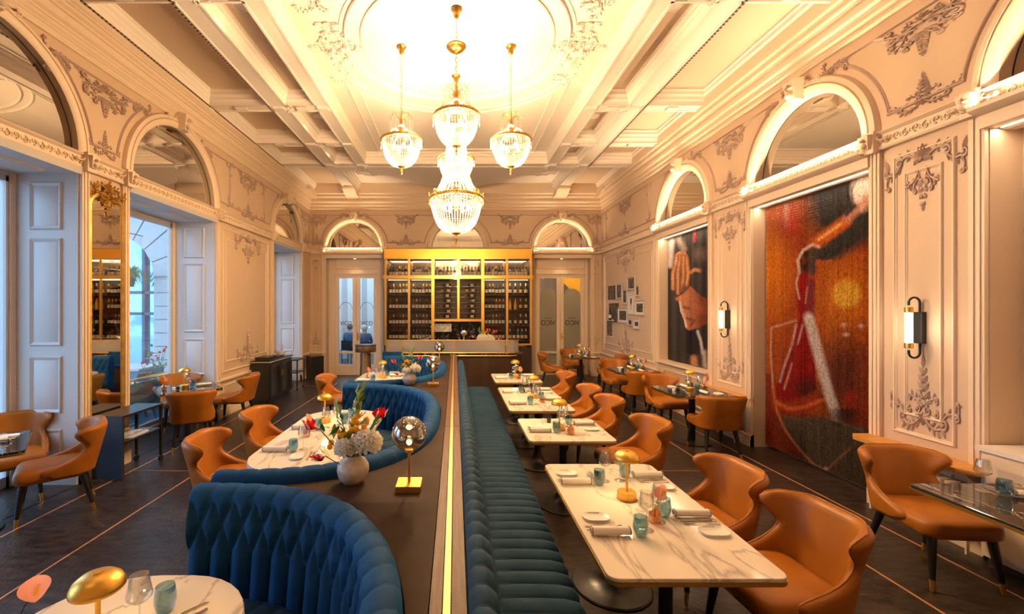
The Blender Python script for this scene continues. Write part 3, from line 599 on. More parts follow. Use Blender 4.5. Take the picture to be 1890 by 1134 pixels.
# ================================================================ CHAIR
def make_chair():
    t = thing('dining_chair', 'x', 'chair')
    rows = [(.395,.50),(.42,.55),(.45,.55),(.472,.51),(.492,.45),(.515,.39),(.54,.345),(.57,.308),(.60,.285),(.628,.275),(.655,.288),(.685,.32),(.715,.355),(.745,.38),(.772,.382),(.797,.35),(.813,.28),(.822,.18)]
    def mid(s, z):
        a = abs(s); sg = 1 if s >= 0 else -1; w = .085; R = .160; arc = R*PI/2
        if a < w: x, y = a, -.265
        elif a < w+arc: th = (a-w)/R; x, y = w+R*math.sin(th), -.265+R*(1-math.cos(th))
        else: x, y = w+R, -.265+R+(a-w-arc)
        fl = max(0, (z-.60)/.22); y2 = y-(z-.45)*.24; x2 = x*(1+.07*fl)
        if a > .2: x2 += (a-.2)*.22*fl
        return Vector((sg*x2, y2, z))
    NU = 26; NV = len(rows)-1; outer = []; inner = []
    for j, (z, sm) in enumerate(rows):
        ro = []; ri = []
        for i in range(NU+1):
            a = -1+2*i/NU; s = a*sm; zz = z
            if j >= NV-4: zz = z-(j-(NV-4))*.0
            p = mid(s, zz); e = .004; d1 = mid(s+e, zz)-mid(s-e, zz); d2 = mid(s, zz+e)-mid(s, zz-e); n = d1.cross(d2).normalized()
            if n.dot(Vector((0,.1,.45))-p) < 0: n = -n
            k = max(0, 1-abs(a)**10)**.5; kt = min(1, (.824-z)/.03+.25) if z > .785 else 1; h = .032*(.22+.78*k)*min(1, kt)
            ro.append(p-n*h); ri.append(p+n*h)
        outer.append(ro); inner.append(ri)
    b = MB(); rings = [o+i[::-1] for o, i in zip(outer, inner)]; b.loft(rings); b.build('backrest', M['leather'], t, 60)
    pip = [inner[j][0]*.5+outer[j][0]*.5 for j in range(1, NV+1)]+[(inner[NV][i]+outer[NV][i])*.5+Vector((0,0,.003)) for i in range(1, NU)]+[inner[j][NU]*.5+outer[j][NU]*.5 for j in range(NV, 0, -1)]
    MB().tube(pip, .0055, 5).build('piping', M['leather'], t, 80)
    def ring(k, z, f=0): return [(x*k, (y-.02)*k+.02+f, z) for x, y in rrect(-.255, .255, -.22, .29, .085, 5)]
    s = MB(); s.loft([ring(.93,.36), ring(.985,.372), ring(1,.40), ring(1,.425), ring(.985,.45), ring(.92,.468), ring(.78,.478), ring(.5,.484), ring(.2,.486)]); s.build('seat', M['leather'], t, 60)
    for sx in (-1, 1):
        for (x0, y0, x1, y1) in ((.19,.22,.225,.265), (.17,-.18,.215,-.275)):
            top = Vector((sx*x0, y0, .375)); bot = Vector((sx*x1, y1, 0)); m = top.lerp(bot, .80)
            l = MB().tube([top, top.lerp(bot, .4), m], [.029, .024, .0165], 10).build('leg', M['leg'], t)
            MB().tube([m, bot], [.017, .013], 10).build('foot_cap', M['gold'], l)
    return t
G_CH = {'r': 'chairs along the marble tables', 'w': 'chairs at the dark tables by the right wall', 'l': 'chairs on the left side'}
def chair(x, y, fx, fy, label, g): return put('chair', make_chair, (x, y, 0), math.atan2(-fx, fy), label, G_CH[g])
for a in (
 (1.80,2.42,-1,-.08,'tan leather dining chair nearest the camera, beside the near end of the front marble table','r'),
 (1.76,3.10,-1,-.10,'tan leather dining chair at the far half of the front marble table','r'),
 (1.76,4.38,-1,-.08,'tan leather dining chair beside the second marble table from the front','r'),
 (1.72,5.46,-1,-.06,'tan leather chair at the third marble table, the nearer of its two','r'),
 (1.70,6.24,-1,-.04,'tan leather chair at the third marble table, the farther of its two','r'),
 (1.70,7.55,-1,-.05,'tan leather chair beside the farthest marble table of the bench row','r'),
 (3.52,3.22,-.08,-1,'tan leather chair facing the camera at the dark marble table cut by the frame','w'),
 (3.42,7.02,.02,-1,'tan leather chair facing the camera at the dark table under the nearer lamp sconce','w'),
 (3.46,5.80,.10,1,'tan leather chair with its back to the camera, beside the red bead curtain','w'),
 (3.40,9.15,.0,-1,'tan leather chair facing the camera behind the middle dark wall table','w'),
 (3.38,7.98,.08,1,'tan leather chair with its back to the camera at the middle dark wall table','w'),
 (2.42,10.75,1,-.25,'tan leather chair with greyish back beside the frosted glass doors','w'),
 (3.12,11.50,-.05,-1,'tan leather chair behind the farthest table, in front of the door jamb','w'),
 (3.72,10.42,-1,.25,'tan leather chair below the picture frames, right of the farthest table','w'),
 (-3.82,4.16,-.72,-.62,'tan leather chair in front of the near window, seen from the side','l'),
 (-4.52,4.42,.62,-.66,'tan leather chair inside the near window niche, at the left edge','l'),
 (-3.70,6.12,-.42,.85,'tan leather chair with its back to the camera at the middle window table','l'),
 (-4.50,7.10,.55,-.80,'tan leather chair inside the middle window niche behind the table lamp','l'),
 (-3.74,7.36,-1,-.12,'tan leather chair between the middle window table and the black sideboard','l'),
 (-1.98,3.88,1,.10,'tan leather chair at the oval booth table, the nearer of its two','l'),
 (-1.95,4.78,1,-.05,'tan leather chair at the oval booth table, the farther of its two','l'),
 (-1.92,7.22,1,.0,'tan leather chair beside the farthest booth table','l'),
): chair(*a)
# ================================================================ TABLES
def trumpet(x, y, parent, h=.70, R=.27):
    MB().lathe([(R*.98,0),(R,.008),(R*.97,.016),(R*.6,.024),(R*.34,.05),(R*.22,.10),(.043,.18),(.036,.30),(.036,h-.06),(.06,h-.02),(.11,h)], 28, x, y).build('pedestal', M['leg'], parent)
def table(label, group, cx, cy, w, l, r, top, edge, peds, rz=0, post=False):
    t = thing('dining_table', label, 'table', (cx, cy, 0), rz, group)
    po = rrect(-w/2, w/2, -l/2, l/2, r, 8); MB().prism(po, .722, .7405, 0, .003).build('table_top', M[top], t, 30)
    MB().loft([[(x,y,.703) for x, y in po], [(x*1.004,y*1.004,.706) for x, y in po], [(x*1.004,y*1.004,.7225) for x, y in po], [(x,y,.7225) for x, y in po]]).build('table_edge', M[edge], t, 30)
    for (x, y) in peds:
        if post:
            MB().lathe([(.25,0),(.25,.012),(.06,.02)], 28, x, y).build('base_plate', M['leg'], t); MB().prism(rrect(x-.036,x+.036,y-.036,y+.036,.01,3), .015, .705).build('column', M['leg'], t)
        else: trumpet(x, y, t)
    return t
GR, GW, GB = 'marble tables along the bench', 'dark marble tables', 'oval booth tables'
TB = {}
TB['T4'] = table('white marble table with brass edge nearest the camera, laid for four', GR, 1.095, 2.64, .815, 1.42, .05, 'marble', 'brass2', ((0,-.38),(0,.40)))
TB['T3'] = table('white marble table for two, second from the front in the bench row', GR, 1.075, 4.32, .80, .80, .05, 'marble', 'brass2', ((0,0),))
TB['T2'] = table('white marble table for four, third from the front in the bench row', GR, 1.03, 5.82, .78, 1.48, .05, 'marble', 'brass2', ((0,-.42),(0,.42)))
TB['T1'] = table('white marble table at the far end of the bench row', GR, 1.04, 7.48, .78, .90, .05, 'marble', 'brass2', ((0,0),))
TB['R1'] = table('dark marble table with brass edge cut off by the right frame edge', GW, 3.55, 2.58, .88, .80, .03, 'bmarble2', 'brass2', ((.15,-.1),), post=True)
TB['R2'] = table('dark marble table under the wall lamp beside the red bead curtain', GW, 3.44, 6.30, .84, .80, .03, 'bmarble2', 'brass2', ((0,0),), post=True)
TB['R3'] = table('dark marble table below the portrait bead curtain', GW, 3.45, 8.38, .80, .80, .03, 'bmarble2', 'brass2', ((0,0),), post=True)
TB['R4'] = table('dark marble table in the far right corner before the frosted doors', GW, 3.12, 10.75, .74, .70, .03, 'bmarble2', 'brass2', ((0,0),), post=True)
TB['L2'] = table('dark marble table standing in the middle window', GW, -4.05, 6.56, .80, .80, .03, 'bmarble', 'brass2', ((0,0),), PI*.225, True)
TB['L1'] = table('dark marble table at the left edge in the near window', GW, -4.22, 3.72, .80, .84, .03, 'bmarble', 'brass2', ((0,0),), PI*.23, True)
TB['B2'] = table('white marble oval table in the middle booth', GB, -1.24, 4.16, .86, 1.92, .36, 'marble', 'china', ((0,-.5),(0,.5)))
TB['B1'] = table('white marble oval table in the nearest booth, cut off by the frame', GB, -1.25, 1.02, .86, 1.88, .36, 'marble', 'china', ((0,-.5),(0,.5)))
TB['B3'] = table('white marble oval table in the farthest booth', GB, -1.24, 7.32, .86, 1.84, .36, 'marble', 'china', ((0,-.5),(0,.5)))
# ================================================================ TABLEWARE
def single(name, mb, m, cat, sharp=40, recalc=True):
    def mk(): o = mb.build(name, m, None, sharp, recalc); o['category'] = cat; return o
    return mk
def mk_lamp():
    t = thing('table_lamp', 'x', 'lamp')
    MB().lathe([(.056,0),(.058,.004),(.058,.044),(.054,.049),(.012,.05)], 28).build('base', M['brass2'], t, 30)
    MB().lathe([(.0085,.048),(.0085,.262)], 12).build('stem', M['brass2'], t)
    MB().lathe([(.078,.246),(.080,.249),(.079,.262),(.070,.280),(.052,.295),(.028,.303),(.016,.304),(.015,.308),(.004,.309)], 30).build('shade', M['brass2'], t, 50)
    MB().lathe([(.074,.2495),(.004,.2515)], 24).build('diffuser', M['lampglow'], t)
    lamp('POINT', (0,0,.225), P_TABLE, (1,.68,.32), .03, parent=t, name='lamp_light'); return t
mk_tumbler = single('glass_tumbler', MB().lathe([(.004,.004),(.026,.004),(.034,.020),(.0395,.045),(.0395,.062),(.036,.095),(.034,.107),(.0325,.107),(.0345,.09),(.037,.06),(.036,.045),(.030,.022),(.004,.014)], 22, cap=True), M['teal'], 'glass', 60)
mk_wine = single('wine_glass', MB().lathe([(.004,.001),(.036,.001),(.036,.003),(.006,.008),(.0035,.014),(.0035,.095),(.006,.102),(.026,.112),(.042,.128),(.0435,.138),(.036,.175),(.031,.21),(.030,.21),(.0345,.175),(.042,.138),(.0405,.129),(.024,.114),(.002,.108)], 22), M['glass'], 'glass', 60)
def mk_napkin():
    t = thing('napkin', 'x', 'napkin'); pts = []; b = MB()
    sp = [(.026*math.cos(a)*(1-.035*a), .024+.023*math.sin(a)*(1-.035*a)) for a in [i*2*PI/14 for i in range(31)]]
    rings = [[(x, y, z) for y, z in sp]+[(x, y*.9, z*.9+.002) for y, z in sp[::-1]] for x in (-.105,-.1,0,.1,.105)]; b.loft(rings); b.build('linen_roll', M['napkin'], t, 60)
    for x in (-.1, .1):
        MB().tube([(x, y*1.01, .024+(z-.024)*1.02) for y, z in sp[:15]], .0022, 4).build('edge_stitch', M['navyline'], t)
    return t
def mk_plate():
    t = MB().prism(rrect(-.075,.075,-.05,.05,.045,8), 0, .006, 0, .002); po = rrect(-.075,.075,-.05,.05,.045,8)
    t.loft([[(x*.93,y*.9,.006) for x, y in po],[(x*1.02,y*1.02,.013) for x, y in po],[(x*1.03,y*1.03,.016) for x, y in po],[(x*.99,y*.99,.016) for x, y in po],[(x*.9,y*.88,.009) for x, y in po]])
    o = t.build('side_plate', M['china'], None, 50); o['category'] = 'plate'; return o
def mk_knife():
    b = MB(); b.loft([[(x,y,0) for x,y in q] for q in ([(-.1,-.005),(-.1,.005),(.0,.004),(.02,.008),(.09,.007),(.105,-.004),(.02,-.006),(0,-.004)],)]+[[(x,y,.004) for x,y in [(-.1,-.005),(-.1,.005),(.0,.004),(.02,.008),(.09,.007),(.105,-.004),(.02,-.006),(0,-.004)]]])
    o = b.build('table_knife', M['steel'], None); o['category'] = 'knife'; return o
def mk_fork():
    b = MB(); b.tube([(-.1,0,.004),(-.03,0,.005),(.03,0,.008),(.045,0,.006)], [.006,.0035,.003,.008], 6, flat=.4)
    for y in (-.0075,-.0025,.0025,.0075): b.tube([(.042,y,.006),(.07,y,.004),(.1,y,.009)], .0016, 4)
    o = b.build('table_fork', M['steel'], None); o['category'] = 'fork'; return o
def mk_bud():
    t = thing('bud_vase', 'x', 'vase')
    MB().lathe([(.03,.0),(.034,.006),(.034,.05),(.028,.064),(.013,.074),(.012,.088),(.017,.092),(.015,.092),(.010,.087),(.011,.074),(.026,.062),(.031,.048),(.031,.008),(.004,.006)], 20).build('bottle', M['amber'], t, 60)
    MB().tube([(.013*math.cos(a)+.02,.0,.082+.012*math.sin(a)) for a in [i*PI/5 for i in range(10)]], .003, 5, closed=True).build('handle', M['amber'], t); return t
def mk_anth():
    t = thing('anthurium_stem', 'x', 'flower'); MB().tube([(0,0,.03),(.0,.0,.09),(.012,0,.125),(.035,0,.15)], .0025, 5).build('stem', M['leg'], t)
    g = MB().grid(lambda u, v: (.03+(u-.5)*.068*math.sin(PI*min(.985,v*.75+.235))**.55, -.012+.03*(u-.5)**2*4*(1-v)-.02*v*v, .14+.085*v+.012*(2*abs(u-.5)-1)*(1-v)), 8, 8); g.build('spathe', M['coral'], t, 80)
    MB().tube([(.03,-.014,.155),(.036,-.035,.195)], [.005,.003], 6).build('spadix', M['yellow'], t); return t
def mk_salt():
    b = MB().lathe([(.021,0),(.022,.002),(.022,.035),(.019,.037),(.019,.012),(.004,.010)], 18); o = b.build('salt_dish', M['plastic'], None, 50); o['category'] = 'dish'; return o
def mk_pepper():
    b = MB().lathe([(.02,0),(.021,.002),(.021,.04),(.016,.042),(.015,.05),(.004,.05)], 18); o = b.build('pepper_pot', M['leg'], None, 50); o['category'] = 'pot'; return o
TZ = .7406
def setting(T, sx, sy, ang, where, wine=True, plate=True, tumbler=True, flip=1, both=True):
    """one laid place: (sx, sy) the middle of the napkin in table axes, ang the direction towards the middle of the table"""
    o = TB[T]; c, s = math.cos(o.rotation_euler.z), math.sin(o.rotation_euler.z); a = ang+o.rotation_euler.z
    def at(fx, fy):      # fx towards the table middle, fy sideways
        x = sx+math.cos(ang)*fx-math.sin(ang)*fy*flip; y = sy+math.sin(ang)*fx+math.cos(ang)*fy*flip
        return (o.location.x+c*x-s*y, o.location.y+s*x+c*y, TZ)
    put('napkin', mk_napkin, at(0,0), a, 'rolled cream napkin with navy stitching '+where, 'rolled napkins at the places')
    p = at(-.01,.055); put('knife', mk_knife, p, a+.05, 'steel knife beside the napkin '+where, 'table knives')
    p = at(-.01,.085); put('fork', mk_fork, p, a-.04, 'steel fork beside the napkin '+where, 'table forks')
    if plate: put('plate', mk_plate, at(-.02,.18), a+PI*0, 'white oblong side plate '+where, 'side plates')
    if tumbler: put('tumbler', mk_tumbler, at(.155,-.01), a, 'teal glass tumbler '+where, 'teal tumblers')
    if wine: put('wine', mk_wine, at(.215,.055), a, 'clear stemmed wine glass '+where, 'stemmed wine glasses')
def on(T, x, y):
    o = TB[T]; c, s = math.cos(o.rotation_euler.z), math.sin(o.rotation_euler.z); return (o.location.x+c*x-s*y, o.location.y+s*x+c*y, TZ)
def centre(T, lx, ly, where, bud=(.1,-.1), pots=(.12,.12), rz=0, flower=True):
    put('lamp', mk_lamp, on(T, lx, ly), rz, 'brass mushroom table lamp '+where, 'brass table lamps')
    if bud:
        put('bud', mk_bud, on(T, lx+bud[0], ly+bud[1]), rz, 'small amber glass bud vase '+where, 'amber bud vases')
        if flower: put('anth', mk_anth, on(T, lx+bud[0], ly+bud[1]), rz+(.85 if T == 'B1' else -.3), 'coral anthurium flower in the amber vase '+where, 'anthurium flowers', sc=(1.35,1.35,1.1) if T == 'B1' else None)
    if pots:
        put('salt', mk_salt, on(T, lx+pots[0], ly+pots[1]), 0, 'small white salt dish '+where, 'salt dishes'); put('pepper', mk_pepper, on(T, lx+pots[0]+.05, ly+pots[1]-.02), 0, 'small black pepper pot '+where, 'pepper pots')
# front marble table (T4): local x -.41..+.41, y -.71..+.71
setting('T4', -.27, -.34, 0, 'on the front marble table, bench side near place')
setting('T4', -.27, .32, 0, 'on the front marble table, bench side far place')
setting('T4', .27, -.14, PI, 'on the front marble table, chair side near place', flip=1)
setting('T4', .27, .44, PI, 'on the front marble table, chair side far place', flip=1)
centre('T4', -.01, .10, 'on the front marble table', (.04,-.30), (-.13,.34), .2)
setting('T3', -.25, -.12, 0, 'on the second marble table, bench side'); setting('T3', .25, .14, PI, 'on the second marble table, chair side')
centre('T3', -.04, -.02, 'on the second marble table', (.07,-.16), (-.10,.27), flower=False)
setting('T2', -.25, -.42, 0, 'on the third marble table, bench side near place'); setting('T2', -.25, .30, 0, 'on the third marble table, bench side far place')
setting('T2', .25, -.16, PI, 'on the third marble table, chair side near place'); setting('T2', .25, .50, PI, 'on the third marble table, chair side far place')
centre('T2', .02, -.02, 'on the third marble table', (.06,-.28), (-.12,.42), flower=False)
setting('T1', -.25, -.14, 0, 'on the farthest bench table, bench side'); setting('T1', .25, .16, PI, 'on the farthest bench table, chair side')
centre('T1', .0, .02, 'on the farthest bench table', (.03,-.20), (-.08,.24))
setting('R1', .12, .17, PI*.93, 'on the cut-off dark table at the right edge', flip=-1, plate=False); centre('R1', .36, -.05, 'on the cut-off dark table at the right edge', None, (-.55,-.02))
for T, nm in (('R2','on the dark table by the red curtain'),('R3','on the dark table below the portrait curtain'),('R4','on the far corner table')):
    setting(T, .02, .24, -PI/2, nm+', far place', flip=-1); setting(T, .05, -.24, PI/2, nm+', near place', flip=-1); centre(T, -.02, .02, nm, (.22,.02), (-.26,-.06))
setting('L2', .22, .0, PI, 'on the middle window table', flip=-1, plate=False); centre('L2', -.04, -.02, 'on the middle window table', (-.26,.0), (-.15,-.08), 0)
setting('L1', .18, .06, PI*.9, 'on the near window table at the left edge', flip=-1); centre('L1', -.15, -.1, 'on the near window table at the left edge', None, None)
for T, nm in (('B2','on the middle booth table'),):
    setting(T, -.27, -.52, 0, nm+', near left place', plate=False); setting(T, -.27, .14, 0, nm+', middle left place', plate=False); setting(T, .24, .36, PI, nm+', far right place', flip=1, plate=False); setting(T, .12, .72, -PI/2, nm+', end place', plate=False)
    setting(T, .14, -.62, PI*.55, nm+', near right place', tumbler=False, wine=False)
    centre(T, -.13, .40, nm, (-.02,-.50), None)
centre('B1', .03, .46, 'on the nearest booth table', (-.34,.07), None)
put('wine', mk_wine, on('B1', .07, .60), 0, 'clear wine glass beside the teal tumbler on the nearest booth table', 'stemmed wine glasses'); put('wine', mk_wine, on('B1', .02, .24), 0, 'clear wine glass nearest the camera on the nearest booth table', 'stemmed wine glasses')
put('tumbler', mk_tumbler, on('B1', .10, .70), 0, 'teal glass tumbler on the nearest booth table', 'teal tumblers')
put('knife', mk_knife, on('B1', .17, .68), .85, 'upper steel knife crossing by the tumbler on the nearest booth table', 'table knives'); put('fork', mk_fork, on('B1', .19, .64), .75, 'steel fork by the tumbler on the nearest booth table', 'table forks')
setting('B3', .2, .3, PI, 'on the farthest booth table, right place', plate=False); setting('B3', -.26, -.2, 0, 'on the farthest booth table, left place', plate=False); centre('B3', .0, .1, 'on the farthest booth table', (-.22,-.2), None)
# ---- globe lamps and flower vases on the divider
def mk_globe():
    t = thing('globe_lamp', 'x', 'lamp')
    MB().prism(rrect(-.07,.07,-.07,.07,.004,2), 0, .036, 0, .002).build('base', M['brass2'], t, 30); MB().lathe([(.0085,.034),(.0085,.215)], 12).build('stem', M['gold'], t)
    MB().lathe([(.022,.205),(.024,.212),(.022,.222),(.012,.224)], 16).build('collar', M['gold'], t)
    MB().sphere((0,0,.312), .098, 32, 20).build('globe', M['smoke'], t, 80); MB().sphere((0,0,.262), .016, 10, 8).build('bulb', M['lampglow'], t)
    lamp('POINT', (0,0,.27), 1.2, (1,.7,.35), .02, parent=t, name='lamp_light'); return t
M['smoke'] = thin_glass('smoked_gold_glass', (.62,.50,.32), .30, .015)
for x, y, lb in ((-.262,2.47,'smoked glass globe lamp on a brass stem, nearest on the divider top'), (-.29,5.72,'smoked glass globe lamp in the middle of the divider top'), (-.29,8.0,'smoked glass globe lamp farthest along the divider top')): put('globe', mk_globe, (x, y, LZ), 0, lb, 'globe lamps on the divider')
def mk_vase():
    prof = [(.045,0),(.06,.004),(.084,.04),(.093,.075),(.090,.105),(.072,.135),(.048,.15),(.047,.162),(.043,.162),(.044,.148),(.066,.130),(.084,.10),(.086,.075),(.078,.042),(.04,.012)]
    o = MB().lathe(prof, 32).build('flower_vase', M['ceramic'], None, 60); o['category'] = 'vase'; return o
R_ = random.Random(5)
def bez(p, q, bend, n=6): return [Vector(p).lerp(Vector(q), i/n)+Vector(bend)*math.sin(PI*i/n) for i in range(n+1)]
def petal(b, base, tip, w, cup=.012):
    a = Vector(base); t = Vector(tip); d = t-a; s = d.cross(Vector((.3,.2,1))).normalized(); n = s.cross(d).normalized()
    b.add([a, a.lerp(t,.45)+s*w-n*cup, a.lerp(t,.8)+s*w*.7, t+n*.004, a.lerp(t,.8)-s*w*.7, a.lerp(t,.45)-s*w-n*cup, a.lerp(t,.5)-n*cup*1.8], [(0,6,1),(1,6,3,2),(0,5,6),(5,4,3,6)])
def flower(kind, base, tip, label, group, k=1.0):
    base, tip = Vector(base), Vector(tip); t = thing(kind, label, 'flower', base, 0, group); v = tip-base
    MB().tube(bez((0,0,-.09), v, (R_.uniform(-.015,.015),R_.uniform(-.015,.015),.0)), .0028*k, 5).build('stem', M['stem'], t)
    d = v.normalized(); b = MB()
    if kind in ('parrot_tulip',):
        for i in range(6):
            a = i*PI/3+.2; e = Vector((math.cos(a), math.sin(a), 0)); petal(b, v, v+d*.06*k+e*(.026 if i % 2 else .016)*k, .019*k, .014*k)
        b.build('petals', M['red'], t, 80); c = MB()
        for i in (0, 2, 4):
            a = i*PI/3+.2; e = Vector((math.cos(a), math.sin(a), 0)); petal(c, v+d*.003, v+d*.055*k+e*.033*k, .006*k, .012*k)
        c.build('petal_streak', M['hyd'], t, 80)
    elif kind == 'yellow_spray':
        for i in range(9):
            w = v+Vector((R_.uniform(-.05,.05), R_.uniform(-.04,.04), R_.uniform(-.05,.05)))*k; b.sphere(w, .0165*k, 8, 6, sc=(1,1,.9))
        b.build('blossoms', M['yellow'], t, 80)
    elif kind == 'lily_bud_stem':
        for i in range(6):
            a = i*2.4; e = Vector((math.cos(a), math.sin(a), 0)); petal(b, v-d*.02*i*k, v+d*(.07-.02*i)*k+e*.02*k, .009*k)
        b.build('buds', M['budgreen'], t, 80)
    elif kind == 'hydrangea':
        for i in range(64):
            z = 1-1.5*(i+.5)/64; r = math.sqrt(max(0, 1-z*z)); a = i*2.39996; c = v+Vector((r*math.cos(a), r*math.sin(a), z*.8))*.066*k; n = (c-v).normalized(); s = n.orthogonal().normalized(); s2 = n.cross(s)
            for q in range(4):
                w = (s*math.cos(q*PI/2+i)+s2*math.sin(q*PI/2+i)); petal(b, c, c+w*.027*k+n*.010*k, .014*k, .003)
        b.build('florets', M['hyd'], t, 80); MB().sphere(v, .045*k, 12, 8).build('flower_head', M['hyd'], t, 80)
    elif kind == 'orchid_spray':
        for i in range(5):
            c = v+Vector((R_.uniform(-.07,.07), R_.uniform(-.05,.03), R_.uniform(-.05,.05)))*k
            for q in range(5):
                a = q*2*PI/5; petal(b, c, c+Vector((math.cos(a)*.034, -.01, math.sin(a)*.034))*k, .016*k, .004)
        b.build('petals', M['hyd'], t, 80)
    lf = MB()
    for i in range(5):
        p0 = Vector((0,0,0)).lerp(v, .30+.14*i); a = R_.uniform(0, 6.28); petal(lf, p0, p0+Vector((math.cos(a)*.062, math.sin(a)*.055, .05))*k, .012*k, .004)
    lf.build('leaves', M['leaf'], t, 80); return t
M['budgreen'] = mat('pale_green_bud', (.38,.45,.06), .5)
def bouquet(x, y, z, nm, sc=1.0, tall=True):
    q = lambda dx, dy, dz: (x+dx*sc, y+dy*sc, z+dz*sc); b = q(0,0,.15); G = 'flowers in the '+nm
    flower('hydrangea', b, q(.075,-.01,.215), 'white hydrangea head low on the right of the '+nm, G, sc)
    flower('hydrangea', b, q(-.03,-.04,.195), 'smaller white hydrangea at the front of the '+nm, G, sc*.72)
    flower('parrot_tulip', b, q(-.165,-.04,.295), 'red and white parrot tulip reaching left from the '+nm, G, sc*1.25)
    flower('parrot_tulip', b, q(.115,.02,.33), 'red parrot tulip reaching right from the '+nm, G, sc*1.1)
    flower('parrot_tulip', b, q(-.125,-.07,.165), 'red tulip drooping low on the left of the '+nm, G, sc)
    for i, (dx, dy, dz) in enumerate(((-.02,0,.30),(.03,.03,.27),(-.09,.01,.22))): flower('yellow_spray', b, q(dx,dy,dz), ('yellow flower spray highest in the ', 'yellow flower spray at the centre of the ', 'yellow flower spray low on the left of the ')[i]+nm, G, sc)
    flower('lily_bud_stem', b, q(.03,.02,.46), 'tall pale green bud stem rising from the '+nm, G, sc*1.1); flower('lily_bud_stem', b, q(-.08,.02,.39), 'shorter pale green bud stem leaning left in the '+nm, G, sc)
put('vase', mk_vase, (-.60, 2.55, LZ), 0, 'round glazed ceramic vase on the divider beside the nearest globe lamp', 'ceramic vases'); bouquet(-.60, 2.55, LZ, "near ceramic vase", 1.12)
put('vase', mk_vase, (-.61, 5.78, LZ), .5, 'round glazed ceramic vase on the divider beside the middle globe lamp', 'ceramic vases'); bouquet(-.61, 5.78, LZ, 'middle ceramic vase')
# ================================================================ CHANDELIERS
def chain(parent, z0, z1, r=.012, L=.05):
    b = MB(); z = z0; i = 0
    while z > z1+L*.4:
        c = z-L/2; pts = [((r*math.cos(a) if i % 2 else 0), (0 if i % 2 else r*math.cos(a)), c+L*.62*math.sin(a)) for a in [k*2*PI/10 for k in range(10)]]
        b.tube(pts, .0035, 5, closed=True); z -= L; i += 1
    b.build('chain', M['gold'], parent)
def strands(parent, prof, n, r, step, name):
    b = MB(); L = [0]
    for (a, c) in zip(prof, prof[1:]): L.append(L[-1]+math.dist(a, c))
    m = int(L[-1]/step)
    for j in range(m+1):
        d = L[-1]*j/m; i = max(k for k in range(len(L)) if L[k] <= d+1e-9); i = min(i, len(prof)-2); t = (d-L[i])/(L[i+1]-L[i]); R = prof[i][0]+(prof[i+1][0]-prof[i][0])*t; z = prof[i][1]+(prof[i+1][1]-prof[i][1])*t
        nn = n if R*2*PI/n > r*1.2 else max(8, int(R*2*PI/(r*1.4)))
        for k in range(nn):
            a = 2*PI*(k+.5*(j % 2)*0)/nn; b.octa((R*math.cos(a), R*math.sin(a), z), r, step*.56)
    return b.build(name, M['crystal'], parent, 10, kind='stuff')
def bowl(R, r0, zt, zb, n=14): return [(r0+(R-r0)*math.cos(PI/2*i/n)**.8, zt-(zt-zb)*math.sin(PI/2*i/n)) for i in range(n+1)]
def ringband(parent, R, z, h):
    MB().lathe([(R-.012,z-h/2),(R+.006,z-h/2),(R+.014,z-h*.25),(R+.008,z),(R+.014,z+h*.25),(R+.006,z+h/2),(R-.012,z+h/2),(R-.012,z-h/2)], 48, cap=False).build('ring', M['gilt2'], parent)
    b = MB()
    for i in range(56): a = i*2*PI/56; b.sphere(((R+.012)*math.cos(a), (R+.012)*math.sin(a), z), h*.28, 5, 4)
    b.build('ring_beading', M['gold'], parent)
def crown(parent, z, R=.15, n=10):
    b = MB(); c = MB()
    for i in range(n):
        a = 2*PI*i/n; e = lambda r, zz: (r*math.cos(a), r*math.sin(a), zz)
        b.tube([e(.01,z-.10), e(.03,z), e(.08,z+.06), e(R*.85,z+.045), e(R,z-.01)], .004, 5)
        for k in range(6): c.octa(e(R, z-.035-.032*k), .008, .017)
        for k in range(4): c.octa(e(R*.62, z-.0-.032*k), .007, .016)
    b.build('crown_arms', M['gold'], parent); c.build('crown_crystals', M['crystal'], parent, 10, kind='stuff')
M['gilt2'] = mat('antique_gold', (.62,.38,.10), .35, .9)
